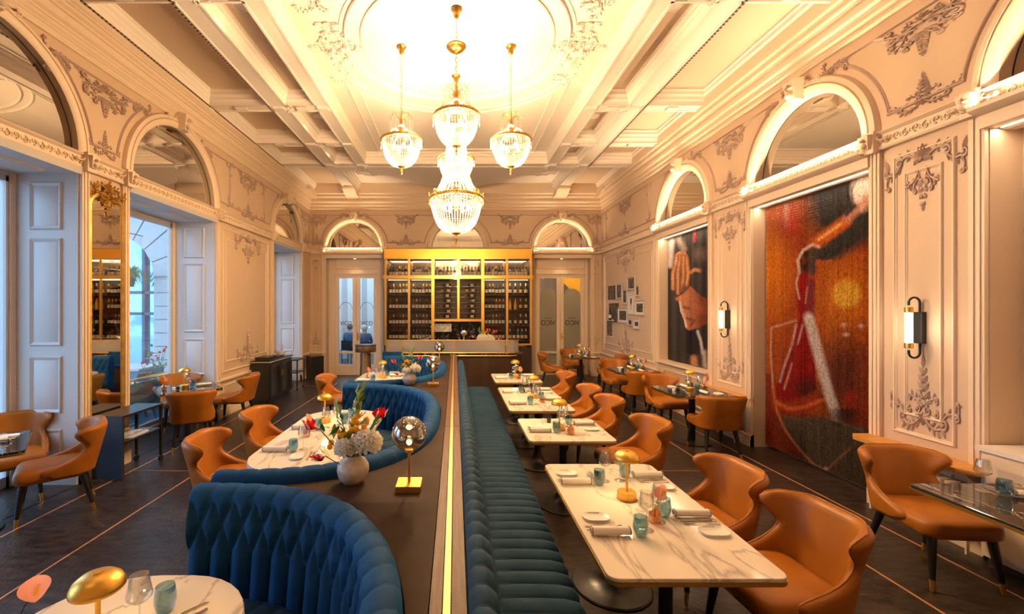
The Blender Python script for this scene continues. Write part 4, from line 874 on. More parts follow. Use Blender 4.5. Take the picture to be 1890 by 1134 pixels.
def make_small():
    t = thing('chandelier', 'x', 'chandelier')       # origin on the ceiling
    MB().lathe([(.062,0),(.066,-.012),(.05,-.03),(.04,-.045),(.034,-.08),(.026,-.10),(.012,-.115),(.004,-.12)], 24).build('canopy', M['gold'], t)
    MB().lathe([(.004,-.11),(.004,-.24)], 8).build('rod', M['gold'], t); chain(t, -.23, -.88)
    crown(t, -.97); MB().lathe([(.006,-.86),(.012,-.90),(.008,-.94),(.012,-1.0),(.006,-1.03)], 12).build('stem', M['gold'], t)
    MB().sphere((0,0,-1.065), .036, 14, 10, sc=(1.15,1.15,.8)).build('ball', M['wax'], t)
    MB().lathe([(.02,-1.09),(.035,-1.10),(.028,-1.15),(.045,-1.185),(.05,-1.2)], 16).build('hub', M['gold'], t)
    b = MB()
    for i in range(6): a = i*PI/3; b.tube([(.04*math.cos(a),.04*math.sin(a),-1.17),(.13*math.cos(a),.13*math.sin(a),-1.14),(.2*math.cos(a),.2*math.sin(a),-1.18),(.25*math.cos(a),.25*math.sin(a),-1.245)], [.012,.012,.01,.008], 6)
    b.build('arms', M['wax'], t); ringband(t, .26, -1.255, .034)
    strands(t, bowl(.248, .03, -1.275, -1.60), 46, .0105, .030, 'crystal_bowl')
    c = MB()
    for i in range(10):
        a = i*2*PI/10; p = (.272*math.cos(a), .272*math.sin(a)); d = (math.cos(a)*.004, math.sin(a)*.004)
        c.tube([(p[0]+.018*math.cos(k)*-math.sin(a), p[1]+.018*math.cos(k)*math.cos(a), -1.345+.04*math.sin(k)) for k in [q*2*PI/10 for q in range(10)]], .004, 5, closed=True); c.octa((*p,-1.345), .01, .025); c.octa((*p,-1.29), .005, .016)
    c.build('drop_crystals', M['crystal'], t, 20, kind='stuff')
    MB().lathe([(.045,-1.60),(.05,-1.61),(.03,-1.625),(.01,-1.63),(.012,-1.65),(.018,-1.665),(.01,-1.68),(.016,-1.70),(.004,-1.72)], 16).build('finial', M['gold'], t)
    for i in range(4): a = i*PI/2+.4; MB().sphere((.11*math.cos(a), .11*math.sin(a), -1.36), .026, 10, 8, sc=(1,1,1.4)).build('bulb', M['bulb'], t)
    lamp('POINT', (0,0,-1.22), P_SMALL, (1,.66,.34), .10, parent=t, name='chandelier_light'); lamp('POINT', (0,0,-1.42), P_SMALL*1.15, (1,.66,.34), .08, parent=t, name='chandelier_light')
    return t
for x, y, lb in ((.015, 5.80-.73, 'small crystal chandelier nearest the camera, in front of the great one'), (-.718, 5.80, 'small crystal chandelier left of the great one'), (.747, 5.80, 'small crystal chandelier right of the great one'), (.015, 6.53, 'small crystal chandelier half hidden behind the great one')):
    put('small', make_small, (x, y, CEIL-.004), 0, lb, 'small chandeliers around the great one')
t = thing('great_chandelier', 'great crystal chandelier with a tall beaded neck and basket bowl', 'chandelier', (.015, 5.80, CEIL-.004))
MB().lathe([(.125,0),(.13,-.015),(.11,-.03),(.10,-.05),(.06,-.07),(.03,-.085),(.008,-.09)], 32).build('canopy', M['gold'], t); chain(t, -.09, -.62, .016, .06)
MB().lathe([(.006,-.6),(.05,-.64),(.035,-.68),(.02,-.74),(.012,-1.08)], 16).build('stem', M['gold'], t); crown(t, -.80, .2, 12)
ringband(t, .125, -1.09, .03)
neck = [(.118,-1.10),(.122,-1.3),(.135,-1.5),(.165,-1.7),(.215,-1.85),(.275,-1.95),(.325,-2.0)]
strands(t, neck, 36, .0088, .031, 'crystal_neck'); ringband(t, .345, -2.03, .045); strands(t, bowl(.33, .03, -2.055, -2.49), 50, .0105, .031, 'crystal_basket')
sw = MB(); dr = MB()
for i in range(8):
    a0 = 2*PI*i/8-PI/2; A = 2*PI/8
    pts = [((.36)*math.cos(a0+A*k/10), .36*math.sin(a0+A*k/10), -2.045-.085*math.sin(PI*k/10)**.8) for k in range(11)]; sw.tube(pts, .008, 6)
    c = (.362*math.cos(a0), .362*math.sin(a0)); tx, ty = -math.sin(a0), math.cos(a0)
    for s in (-1, 1): sw.tube([(c[0]+tx*s*(.028+.022*math.cos(q)), c[1]+ty*s*(.028+.022*math.cos(q)), -1.985+.018*math.sin(q)) for q in [w*PI/5 for w in range(10)]], .005, 5, closed=True); sw.tube([(*c,-1.99),(c[0]+tx*s*.02,c[1]+ty*s*.02,-2.03)], .005, 5)
    dr.octa((*c,-2.1), .012, .03)
sw.build('garland', M['gilt2'], t); dr.build('drop_crystals', M['crystal'], t, 20, kind='stuff')
MB().lathe([(.06,-2.485),(.065,-2.50),(.035,-2.515),(.012,-2.53),(.015,-2.56),(.02,-2.575),(.01,-2.59),(.006,-2.64),(.004,-2.65)], 20).build('finial', M['gilt2'], t)
for i in range(6): a = i*PI/3; MB().sphere((.17*math.cos(a), .17*math.sin(a), -2.16), .026, 10, 8, sc=(1,1,1.4)).build('bulb', M['bulb'], t)
for z in (-1.35, -1.7): MB().sphere((0,0,z), .026, 10, 8, sc=(1,1,1.6)).build('bulb', M['bulb'], t)
lamp('POINT', (0,0,-2.22), P_BIG, (1,.66,.34), .12, parent=t, name='chandelier_light'); lamp('POINT', (0,0,-1.45), P_BIG*.35, (1,.66,.34), .06, parent=t, name='chandelier_light')
# ================================================================ WALL LIGHTS
def mk_sconce():
    t = thing('wall_sconce', 'x', 'lamp')          # origin on the wall, +Y out of the wall
    MB().box(-.035,.035,0,.04,-.14,.14).build('back_plate', M['black'], t)
    MB().tube([(0,.02,-.19)]+[(0,.02,.20)]+[(0,.02+.05-.05*math.cos(a),.22+.05*math.sin(a)) for a in [i*PI/10 for i in range(11)]]+[(0,.12,.20)], .0095, 8).build('arm', M['black'], t)
    MB().tube([(0,.02,-.10)]+[(0,.02+.05-.05*math.cos(a),-.22-.05*math.sin(a)) for a in [i*PI/10 for i in range(11)]]+[(0,.12,-.20)], .0095, 8).build('arm', M['black'], t)
    MB().lathe([(.027,-.145),(.027,.145)], 20, 0, .12).build('glass_tube', M['tube'], t)
    for z in (-.185, .135): MB().lathe([(.028,z),(.031,z+.003),(.031,z+.047),(.028,z+.05)], 20, 0, .12).build('brass_collar', M['gold'], t)
    lamp('POINT', (0,.20,0), P_SCONCE, (1,.74,.45), .04, parent=t, name='sconce_light'); return t
for y, lb in ((3.87, 'brass and black tube wall light nearest the camera, above the oak shelf'), (6.60, 'brass and black tube wall light between the two bead curtains')):
    put('sconce', mk_sconce, (XR, y, 1.77), PI/2, lb, 'tube wall lights')
# ================================================================ BEAD CURTAINS
def seg(p, a, b):
    vx, vy = b[0]-a[0], b[1]-a[1]; t = max(0, min(1, ((p[0]-a[0])*vx+(p[1]-a[1])*vy)/(vx*vx+vy*vy))); return math.hypot(p[0]-a[0]-t*vx, p[1]-a[1]-t*vy)
def pl(p, pts): return min(seg(p, a, b) for a, b in zip(pts, pts[1:]))
def inside(p, poly):
    c = False; j = len(poly)-1
    for i in range(len(poly)):
        if (poly[i][1] > p[1]) != (poly[j][1] > p[1]) and p[0] < (poly[j][0]-poly[i][0])*(p[1]-poly[i][1])/(poly[j][1]-poly[i][1])+poly[i][0]: c = not c
        j = i
    return c
def mixc(a, b, t): t = max(0, min(1, t)); return tuple(x+(y-x)*t for x, y in zip(a, b))
def soft(d, r, f): return max(0, min(1, (r+f-d)/(2*f)))
GLASS_L = [(1470,592),(1424,605),(1423,650),(1427,715),(1434,758),(1450,795),(1475,828),(1503,858),(1525,870)]; GLASS_R = [(1525,870),(1545,850),(1572,826)]
def paint_pour(x, y):
    c = mixc((.30,.03,.012), (.42,.10,.012), (math.sin(x*.05+1)+math.sin(y*.021))*.3+.5)
    c = mixc(c, (.68,.27,.015), .9*soft(math.hypot(x-1418, (y-505)*.6), 28, 28)); c = mixc(c, (.55,.17,.012), .85*soft(math.hypot((x-1440)*1.3, (y-520)*.45), 30, 32))
    c = mixc(c, (.58,.20,.015), .95*soft(math.hypot(x-1565, (y-545)*.7), 52, 30)); c = mixc(c, (.72,.44,.06), soft(math.hypot(x-1563, y-543), 26, 5))
    c = mixc(c, (.035,.028,.026), soft(-(max((x-1462)*1.0-(y-330)*.22, 0)-10), 0, 30)*soft(y, 440, 30)); c = mixc(c, (.03,.024,.022), soft(y, 352+(1600-x)*.05, 22))
    c = mixc(c, (.45,.30,.24), .7*soft(abs(x-1452), 3, 5)*soft(abs(y-395), 22, 14)); c = mixc(c, (.38,.02,.015), .7*soft(math.hypot(x-1462, (y-420)*.7), 14, 14))
    if x > 1500 and y < 480: c = mixc(c, (.05,.045,.042), soft(pl((x,y), [(1600,415),(1500,483)]), 22, 8))
    c = mixc(c, (.55,.13,.02), soft(pl((x,y), [(1562,408),(1511,447)]), 11, 4)); c = mixc(c, (.80,.50,.16), soft(pl((x,y), [(1553,413),(1513,442)]), 2.5, 2))
    c = mixc(c, (.68,.55,.48), soft(math.hypot((x-1592)*1.0, (y-352)*.55), 20, 5)); c = mixc(c, (.60,.30,.2), .8*soft(pl((x,y), [(1600,372),(1565,403)]), 8, 4)); c = mixc(c, (.04,.03,.03), soft(pl((x,y), [(1578,380),(1562,396)]), 4, 3)); c = mixc(c, (.06,.04,.035), .8*soft(pl((x,y), [(1582,330),(1573,352),(1574,375)]), 1.5, 2))
    c = mixc(c, (.06,.022,.015), soft(math.hypot(x-1489, (y-481)*.62), 14, 3)); c = mixc(c, (.30,.06,.02), .7*soft(math.hypot(x-1483, y-480), 6, 5)); c = mixc(c, (.70,.56,.44), soft(pl((x,y), [(1476,505),(1473,480),(1483,462),(1500,452),(1512,456)]), 2.2, 2)); c = mixc(c, (.10,.06,.05), soft(pl((x,y), [(1500,465),(1500,500)]), 7, 4))
    c = mixc(c, (.34,.012,.014), soft(pl((x,y), [(1484,512),(1479,545),(1482,575)]), 8, 3)); c = mixc(c, (.18,.01,.06), .8*soft(pl((x,y), [(1498,520),(1496,580)]), 6, 4)); c = mixc(c, (.62,.45,.40), soft(pl((x,y), [(1474,507),(1470,525),(1476,552)]), 1.4, 1.5)); c = mixc(c, (.5,.3,.25), soft(pl((x,y), [(1491,530),(1487,560)]), 1.2, 1.5))
    if inside((x,y), [(1480,575),(1492,578),(1500,640),(1508,720),(1436,750),(1432,715),(1462,640)]): c = (.30,.012,.012)
    c = mixc(c, (.55,.42,.38), soft(pl((x,y), [(1470,600),(1463,635),(1447,680),(1440,705)]), 1.6, 1.8)); c = mixc(c, (.6,.4,.36), soft(pl((x,y), [(1482,600),(1473,635)]), 1.5, 1.5)); c = mixc(c, (.55,.35,.3), soft(pl((x,y), [(1462,672),(1448,718)]), 1.5, 1.6))
    if y > 640: c = mixc(c, (.04,.025,.02), .85*soft(math.hypot((x-1490)*.8, y-718), 14, 14))
    if x > 1515: c = mixc(c, (.10,.03,.025), .8*soft(math.hypot((x-1555)*.8, (y-690)*.5), 30, 20))
    c = mixc(c, (.62,.54,.50), soft(pl((x,y), [(1493,586),(1510,650),(1530,725),(1546,775)]), 9, 4)*soft(y, 775, 25))
    c = mixc(c, (.40,.04,.02), .9*soft(pl((x,y), [(1434,745),(1470,755),(1510,738)]), 9, 6)); c = mixc(c, (.62,.20,.05), soft(pl((x,y), [(1432,742),(1455,755),(1485,752),(1520,738)]), 2.6, 3)); c = mixc(c, (.5,.03,.02), .8*soft(math.hypot(x-1570, y-735), 9, 7))
    if y > 755 and x > 1430:
        below = max(0, min(1, (y-760-(1530-min(x,1530))*.02)/16)); c = mixc(c, (.105,.082,.058), below*(1 if x < 1528 or y > 775+(x-1528)*.25 else .2))
        if x > 1525 and y < 790: c = mixc(c, (.03,.022,.02), .8*soft(math.hypot(x-1560, y-765), 22, 14))
        c = mixc(c, (.20,.16,.11), .5*soft(pl((x,y), [(1440,765),(1510,784),(1515,860)]), 1.2, 1.2)); c = mixc(c, (.22,.18,.12), .6*soft(pl((x,y), [(1525,770),(1597,798)]), 1.4, 1.4))
    if x < 1424+max(0, (y-750)*.62) and y > 690: c = mixc(c, (.22,.028,.016), .85)
    c = mixc(c, (.62,.50,.42), .8*soft(pl((x,y), GLASS_L[:4]), 1.2, 1.6)); c = mixc(c, (.62,.24,.08), .9*soft(pl((x,y), GLASS_L[3:]), 1.6, 2)); c = mixc(c, (.55,.22,.08), .8*soft(pl((x,y), GLASS_R), 1.4, 2)); c = mixc(c, (.7,.5,.4), soft(math.hypot(x-1524, y-866), 3, 3))
    for (a, b) in ((1558,600),(1562,618),(1590,602)): c = mixc(c, (.75,.68,.6), .8*soft(math.hypot((x-a)*.5, y-b), 2.5, 2))
    return c
FACE = [(1252,548),(1265,540),(1275,528),(1292,545),(1306,552),(1306,598),(1290,606),(1275,612),(1266,606),(1262,590),(1256,575)]
def paint_portrait(x, y):
    c = mixc((.022,.018,.018), (.05,.038,.034), math.sin(x*.4)*.5+.5)
    c = mixc(c, (.55,.47,.44), soft(pl((x,y), [(1240,440),(1238,470),(1237,490)]), 5, 3)); c = mixc(c, (.30,.23,.2), soft(pl((x,y), [(1252,438),(1262,460)]), 5, 4)); c = mixc(c, (.30,.03,.03), soft(pl((x,y), [(1283,420),(1282,445)]), 2.5, 2)); c = mixc(c, (.16,.10,.09), .7*soft(abs(y-470), 10, 8)*soft(abs(x-1293), 12, 5))
    hand = [(1243,468),(1256,462),(1268,472),(1272,492),(1274,520),(1268,535),(1256,530),(1248,538),(1240,535),(1237,505)]
    if math.hypot((x-1258)*1.0, (y-478)*.9) < 13: c = mixc((.52,.23,.09), (.22,.07,.025), (x-1248)/30+(y-480)/60)
    for fa in ([(1268,478),(1271,505),(1268,527)],[(1262,474),(1262,508),(1260,535)],[(1255,474),(1252,508),(1252,541)],[(1250,476),(1243,505),(1243,533)]):
        d = pl((x,y), fa)
        if d < 4.4: c = mixc((.60,.31,.14), (.26,.085,.03), d/4.4+(.35 if x > min(fa, key=lambda q: abs(q[1]-y))[0]+1 else 0))
    c = mixc(c, (.50,.24,.09), soft(pl((x,y), [(1273,504),(1283,498),(1293,500)]), 3, 1.5)); c = mixc(c, (.12,.05,.03), soft(math.hypot(x-1294, y-500), 2, 1.5)); c = mixc(c, (.14,.06,.04), soft(math.hypot(x-1265, y-535), 8, 4)); c = mixc(c, (.55,.18,.06), soft(pl((x,y), [(1250,552),(1262,556),(1272,548)]), 3, 2))
    if inside((x,y), FACE):
        c = mixc((.58,.23,.10), (.20,.045,.022), (x-1256)/38); c = mixc(c, (.70,.52,.44), soft(pl((x,y), [(1254,560),(1259,578),(1265,602)]), 3.5, 2.5)); c = mixc(c, (.10,.03,.02), .8*soft(pl((x,y), [(1262,567),(1272,570)]), 2.2, 2)); c = mixc(c, (.09,.02,.015), .8*soft(pl((x,y), [(1268,588),(1282,592),(1276,600)]), 2, 2)); c = mixc(c, (.45,.12,.04), .5*soft(math.hypot(x-1292, y-570), 8, 7))
    if inside((x,y), [(1268,612),(1286,606),(1292,620),(1296,650),(1280,658),(1266,650)]): c = (.012,.010,.012)
    c = mixc(c, (.50,.46,.46), soft(pl((x,y), [(1288,612),(1294,630),(1297,652)]), 2.4, 1.5)); c = mixc(c, (.48,.20,.11), soft(pl((x,y), [(1281,662),(1284,690)]), 6, 3)); c = mixc(c, (.45,.36,.33), soft(pl((x,y), [(1300,650),(1303,690)]), 4, 3))
    return c
M['beads'] = mat('printed_beads', (.5,.5,.5), .38, .25); nt_ = M['beads'].node_tree; an = nt_.nodes.new('ShaderNodeVertexColor'); an.layer_name = 'print'; nt_.links.new(an.outputs[0], nt_.nodes['Principled BSDF'].inputs['Base Color'])
def bead_curtain(y0, y1, z0, z1, fn, label):
    X = XR+.16; pitch = .0105; dz = .0165; n = int((y1-y0)/pitch); m = int((z1-z0)/dz); R = random.Random(3); vs = []; fs = []; cs = []
    for i in range(n):
        y = y0+(i+.5)*pitch; o = len(vs); px = CX+F*X/y; jit = R.uniform(-.002,.002)
        for j in range(m+1):
            z = z0+(z1-z0)*j/m; py = CY-(z-EYE)*F/y; c = fn(px, py); k = R.uniform(.62,1.3); c = (*[min(.92, q*k*1.05) for q in c], 1); w = .0050 if j % 2 else .0036; d = .003 if j % 2 else .0
            vs += [(X+d, y-w, z), (X-.006-d, y+jit, z), (X+d, y+w, z)]; cs += [c]*3
            if j: a = o+(j-1)*3; fs += [(a,a+1,a+4,a+3),(a+1,a+2,a+5,a+4)]
    me = bpy.data.meshes.new('bead_curtain'); me.from_pydata(vs, [], fs); at = me.color_attributes.new('print', 'FLOAT_COLOR', 'POINT'); at.data.foreach_set('color', [q for c in cs for q in c]); me.materials.append(M['beads'])
    o = bpy.data.objects.new('bead_curtain', me); COL.objects.link(o); return tag(o, label, 'curtain', None, 'stuff')
bead_curtain(4.40, 6.04, .05, 3.34, paint_pour, 'floor-length bead curtain printed with red wine pouring from a bottle into a glass')
bead_curtain(7.13, 8.82, .90, 3.34, paint_portrait, 'bead curtain printed with a face and a raised hand, hung above a sill')
for (uc, hw, R, sill, _) in ROPS:
    MB().box(uc-hw, uc+hw, sill or 0, 3.48, -.34, -.26).xf(WR).build('niche_back', M['cream' if uc < 3 else 'wall'], wr)
    if uc < 6:
        for a, b in ((uc-hw+.1, uc-.06), (uc+.06, uc+hw-.1)):
            for v0, v1 in ((.25, 1.0), (1.2, 3.1)): moulding(WR, rectp(a, b, v0, v1), wr).location.x = .26
    b = MB(); b.box(uc-hw+.0, uc+hw, 3.335, 3.36, -.2, -.1); b.xf(WR).build('curtain_rail', M['cream'], wr)
MB().box(7.08, 8.86, .855, .885, -.2, .08).xf(WR).build('window_sill', M['cream'], wr)
# ================================================================ OAK SHELVES, RADIATORS, SIDEBOARD, PICTURES
for y0, y1, lb in ((3.30, 4.33, 'golden oak wall shelf beside the near chair by the dark table'), (6.14, 7.08, 'golden oak wall shelf between the two bead curtains')):
    s = thing('wall_shelf', lb, 'shelf', (XR, (y0+y1)/2, .66)); h = (y1-y0)/2
    MB().prism([(-.02,-h),(-.20,-h),(-.27,-h+.08),(-.27,h-.08),(-.20,h),(-.02,h)], 0, .035, 0, .004).build('board', M['shelfwood'], s)
    for yy in (-h+.12, h-.12): MB().loft([[(-.02,yy-.02,0),(-.2,yy-.02,0),(-.02,yy-.02,-.15)], [(-.02,yy+.02,0),(-.2,yy+.02,0),(-.02,yy+.02,-.15)]]).build('bracket', M['cream'], s)
    rd = thing('radiator', 'cream radiator under the %s' % lb.replace('golden oak wall ', 'oak '), 'radiator', (XR-.12, (y0+y1)/2, .12))
    for i in range(int((y1-y0-.2)/.07)): MB().prism(rrect(-.06,.04,-.026,.026,.02,3), .05, .42).build('column', M['cream'], rd, loc=(0, -h+.15+.07*i, 0))
    MB().tube([(-.01,-h+.1,.08),(-.01,h-.1,.08)], .02, 8).build('pipe', M['cream'], rd); MB().tube([(-.01,-h+.1,.38),(-.01,h-.1,.38)], .02, 8).build('pipe', M['cream'], rd)
    for yy in (-h+.12, h-.12): MB().tube([(-.01,yy,-.12),(-.01,yy,.08)], .014, 6).build('pipe', M['cream'], rd)
    MB().tube([(-.01,h-.1,.38),(-.01,h-.02,.38)], .03, 10).build('valve', M['plastic'], rd)
sb = thing('sideboard', 'white panelled sideboard in the niche at the right edge', 'sideboard', (XR+.02, 2.6, 0))
MB().box(-.16,.2,-.72,.72,.06,.86).build('body', M['cream'], sb); MB().box(-.19,.22,-.74,.74,.86,.89).build('worktop', M['china'], sb); MB().box(-.13,.2,-.7,.7,0,.06).build('plinth', M['darkwood'], sb)
for i in range(3):
    y0 = -.70+i*.47; d = MB(); d.loft([[(-.162,y0,.1),(-.162,y0+.44,.1),(-.162,y0+.44,.82),(-.162,y0,.82)], [(-.18,y0,.1),(-.18,y0+.44,.1),(-.18,y0+.44,.82),(-.18,y0,.82)], [(-.18,y0+.06,.16),(-.18,y0+.38,.16),(-.18,y0+.38,.76),(-.18,y0+.06,.76)], [(-.168,y0+.075,.175),(-.168,y0+.365,.175),(-.168,y0+.365,.745),(-.168,y0+.075,.745)]]); d = d.build('door', M['cream'], sb)
PICS = [(1124,528,1136,553,'dark photograph of a row of glasses, leftmost in the upper row','black'),(1138,523,1149,553,'narrow framed photograph of a tall pale shape','silver'),(1150,534,1158,562,'narrow dark framed photograph left of the largest white picture','silver'),(1159,510.5,1173,536,'sepia framed photograph topmost of the cluster','silver'),(1174,526,1181.5,548,'small narrow framed photograph at the upper right of the cluster','silver'),(1160,543,1171.5,581,'tall white framed picture of a stemmed glass','white'),(1173,554,1190,583,'dark framed photograph with wide cream mat, rightmost of the cluster','silver'),(1126,560,1142,595,'dark photograph with a green stripe behind the wall bottle','black'),(1142,568,1159,597,'dark framed photograph with ornate cream frame at the cluster centre','silver'),(1120,588,1132.5,623,'dark brown framed photograph lowest on the left','silver'),(1160,588,1168,602.5,'small dark framed photograph at the bottom centre','silver'),(1170,588,1181.5,608.5,'small brown framed photograph at the bottom right','silver')]
M['silver'] = mat('champagne_frame', (.55,.47,.38), .4, .4)
for i, (x0, y0, x1, y1, lb, fm) in enumerate(PICS):
    u1 = F*XR/(x0-CX); u0 = F*XR/(x1-CX); um = (u0+u1)/2; v1 = EYE+(CY-y0)*um/F; v0 = EYE+(CY-y1)*um/F
    p = thing('picture_frame', lb, 'picture', (XR-.002, um, v0), 0, 'picture frames on the right wall'); w = (u1-u0)/2; h = v1-v0; fw = .012 if fm == 'black' else .03
    LOC = lambda u, v, n: (-n, u, v)
    MB().sweep([(-w,0),(w,0),(w,h),(-w,h)], [(0,0),(0,.02),(fw*.4,.028),(fw,.016),(fw,0)], True).xf(LOC).build('frame', M[{'black':'black','silver':'silver','white':'white'}[fm]], p)
    mt = .0 if fm == 'black' else (.05 if i in (6, 8, 11) else .012)
    MB().box(-w+fw, w-fw, fw, h-fw, .004, .008).xf(LOC).build('mat_board', M['napkin'], p)
    pr = MB().box(-w+fw+mt, w-fw-mt, fw+mt, h-fw-mt, .006, .011).xf(LOC).build('print', M['paper' if fm == 'white' else 'photo'], p)
    if fm == 'white':
        MB().lathe([(.03,0),(.008,.01),(.008,.10),(.05,.17),(.045,.26)], 10).xf(lambda x, y, z: (-.012-.002*y/.05, x, .12+z)).build('glass_motif', M['lettering'], p)
tb = thing('wall_bottle_stand', 'small white wall ledge holding a dark bottle among the picture frames', 'shelf', (XR, F*XR/(1131-CX), 1.62)); MB().box(-.12,0,-.16,.16,-.02,0).build('board', M['white'], tb)
# ================================================================ BAR
bar = thing('bar_counter', 'dark walnut bar counter with a fluted glass screen and brass rails', 'bar', (0, 9.45, 0))
po = [(-1.55,.0)]+[(1.16+.34*math.sin(a), .34-.34*math.cos(a)) for a in [i*PI/2/8 for i in range(9)]]+[(1.5,.95),(1.2,.95),(1.2,.62),(-1.55,.62)]
MB().loft([[(x,y,.0) for x,y in po],[(x,y,.90) for x,y in po]]).build('front_panel', M['darkwood'], bar, 30)
for x in (-1.0, -.45, .1, .58): MB().box(x-.003, x+.003, -.004, .01, .1, .9).build('panel_joint', M['black'], bar)
pt = [(x*1.0,y,) for x,y in po]; MB().loft([[(x*1.01,y*1.0-.012,.90) for x,y in po],[(x*1.01,y-.012,.935) for x,y in po]]).build('counter_top', M['bmarble'], bar, 30)
line = [(-1.50,.05),(1.14,.05)]+[(1.14+.29*math.sin(a), .34-.29*math.cos(a)) for a in [i*PI/2/6 for i in range(1,7)]]
for a, b in ((-1.50,-1.16),(-1.13,-.02),(.0,1.10)): MB().box(a,b,.045,.055,.965,1.225).build('glass_panel', M['fluted'], bar)
MB().loft([[(x,y,.965) for x,y in line[1:]]+[(x-.0,y+.008,.965) for x,y in line[1:][::-1]], [(x,y,1.225) for x,y in line[1:]]+[(x,y+.008,1.225) for x,y in line[1:][::-1]]]).build('glass_panel', M['fluted'], bar)
for z in (.955, 1.232): MB().tube([(x,y,z) for x,y in line], .011, 6).build('brass_rail', M['gold'], bar)
for x in (-1.51,-1.145,-.01,1.12): MB().box(x-.012,x+.012,.035,.065,.935,1.235).build('brass_post', M['gold'], bar)
MB().tube([(x,y-.09,.90) for x,y in line], .014, 6).build('foot_rail', M['gold'], bar)
tp = thing('beer_tap', 'silver beer tap standing on the bar counter', 'tap', (.20, 9.72, .935)); MB().lathe([(.05,0),(.05,.02),(.022,.03),(.018,.36),(.028,.38),(.028,.42),(.004,.43)], 16).build('column', M['gold'], tp); MB().sphere((0,-.02,.44), .07, 14, 10, sc=(1,.35,1)).build('medallion', M['steel'], tp); MB().tube([(0,0,.30),(0,-.10,.30),(0,-.11,.24)], .012, 6).build('spout', M['steel'], tp)
rg = thing('till', 'small black till with pale screen on the back counter', 'till', (-.34, 12.05, .92)); MB().loft([[(-.25,-.12,0),(.25,-.12,0),(.25,.15,0),(-.25,.15,0)],[(-.25,-.10,.12),(.25,-.10,.12),(.25,.15,.12),(-.25,.15,.12)]]).build('drawer', M['black'], rg); MB().box(-.03,.03,.02,.06,.12,.42).build('stand', M['black'], rg); MB().loft([[(-.24,-.10,.36),(.24,-.10,.36),(.24,-.04,.62),(-.24,-.04,.62)],[(-.24,-.07,.36),(.24,-.07,.36),(.24,-.01,.62),(-.24,-.01,.62)]]).build('screen', M['photo'], rg)
sp = thing('drip_tray', 'tilted silver glass rinser on the bar counter behind the screen', 'tray', (-.78, 9.85, .935), .3); MB().loft([[(-.16,-.1,.18),(.16,-.1,.30),(.16,.1,.30),(-.16,.1,.18)],[(-.16,-.1,.24),(.16,-.1,.36),(.16,.1,.36),(-.16,.1,.24)]]).build('body', M['steel'], sp); MB().box(-.05,.05,-.05,.05,0,.28).build('foot', M['black'], sp)
vb = put('vase', mk_vase, (.68, 9.80, .935), .2, 'white flower vase on the bar counter', 'ceramic vases')
for i, (dx, dy, dz, kd, lb) in enumerate(((-.06,-.05,.30,'hydrangea','white hydrangea on the left in the bar vase'),(.09,-.05,.28,'hydrangea','white hydrangea on the right in the bar vase'),(-.22,-.02,.32,'parrot_tulip','red tulip far left in the bar vase'),(-.12,0,.46,'lily_bud_stem','green bud stem in the bar vase'),(.05,0,.44,'parrot_tulip','red tulip highest in the bar vase'),(.18,-.03,.42,'parrot_tulip','red tulip upper right in the bar vase'),(.26,-.02,.28,'parrot_tulip','red tulip far right in the bar vase'),(.16,-.08,.22,'parrot_tulip','red tulip low right in the bar vase'),(.0,0,.38,'yellow_spray','yellow spray in the bar vase'))):
    flower(kd, (.68, 9.80, 1.09), (.68+dx, 9.80+dy, .95+dz), lb, 'flowers in the bar vase', 1.6)
# ---- bottle cabinet
BXS = [-1.90,-1.26,-.607,.09,.756,1.42,2.07]; FY, BYK = 11.85, 12.30
cab = thing('bottle_cabinet', 'brass framed bottle cabinet with glass doors filling the back wall behind the bar', 'cabinet', (0,0,0))
MB().box(-1.94,2.10,FY-.03,BYK,3.31,3.55).build('fascia', M['fascia'] if 'fascia' in M else M['brass2'], cab)
bk = MB(); bk.box(-1.94,2.10,BYK-.02,BYK,.0,3.31); bk.build('back_panel', M['darkwood'], cab); MB().box(-1.92,2.08,BYK-.03,BYK-.022,2.80,3.30).build('mirror_back', M['backlit'], cab)
for x in (-1.94, 2.06): MB().box(x,x+.04,FY+.02,BYK,0,3.31).build('side_panel', M['darkwood'], cab)
MB().box(-1.93,2.09,FY+.03,BYK,.0,.88).build('base_unit', M['darkwood'], cab); MB().box(-1.94,2.10,FY-.02,BYK,.88,.92).build('back_counter', M['bmarble'], cab)
MB().box(-.59,.74,BYK-.12,BYK-.06,.92,1.58).build('splashback', M['bmarble'], cab)
for i, x in enumerate(BXS):
    w = .042 if i in (2, 4) else .030
    MB().box(x-w,x+w,FY-.02,FY+.02,2.80,3.31).build('brass_upright', M['gold'], cab); MB().box(x-w,x+w,FY-.02,FY+.02,1.57 if i == 3 else .92,2.76).build('brass_upright', M['gold'], cab)
    if i in (0, 2, 4, 6): MB().box(x-w,x+w,FY+.02,BYK,.92,3.31).build('partition', M['darkwood'], cab)
for z0, z1, x0, x1 in ((3.275,3.31,-1.93,2.10),(2.735,2.83,-1.97,2.13),(.92,.95,-1.93,-.6),(.92,.97,.75,2.10),(1.57,1.635,-.6,.75)): MB().box(x0,x1,FY-.035,FY+.025,z0,z1).build('brass_rail', M['gold'], cab)
MB().box(-1.92,2.08,FY,BYK,2.76,2.80).build('shelf', M['darkwood'], cab)
SH = [2.31,1.89,1.46,1.05]
for bi in (0,1,4,5):
    for z in SH: MB().box(BXS[bi]+.03,BXS[bi+1]-.03,FY+.06,BYK-.02,z-.022,z).build('shelf', M['darkwood'], cab)
    MB().box(BXS[bi]+.06,BXS[bi+1]-.06,FY+.08,FY+.10,2.70,2.715).build('light_strip', M['led'], cab)
MB().box(-.58,.73,FY+.06,BYK-.02,1.60,1.63).build('shelf', M['darkwood'], cab)
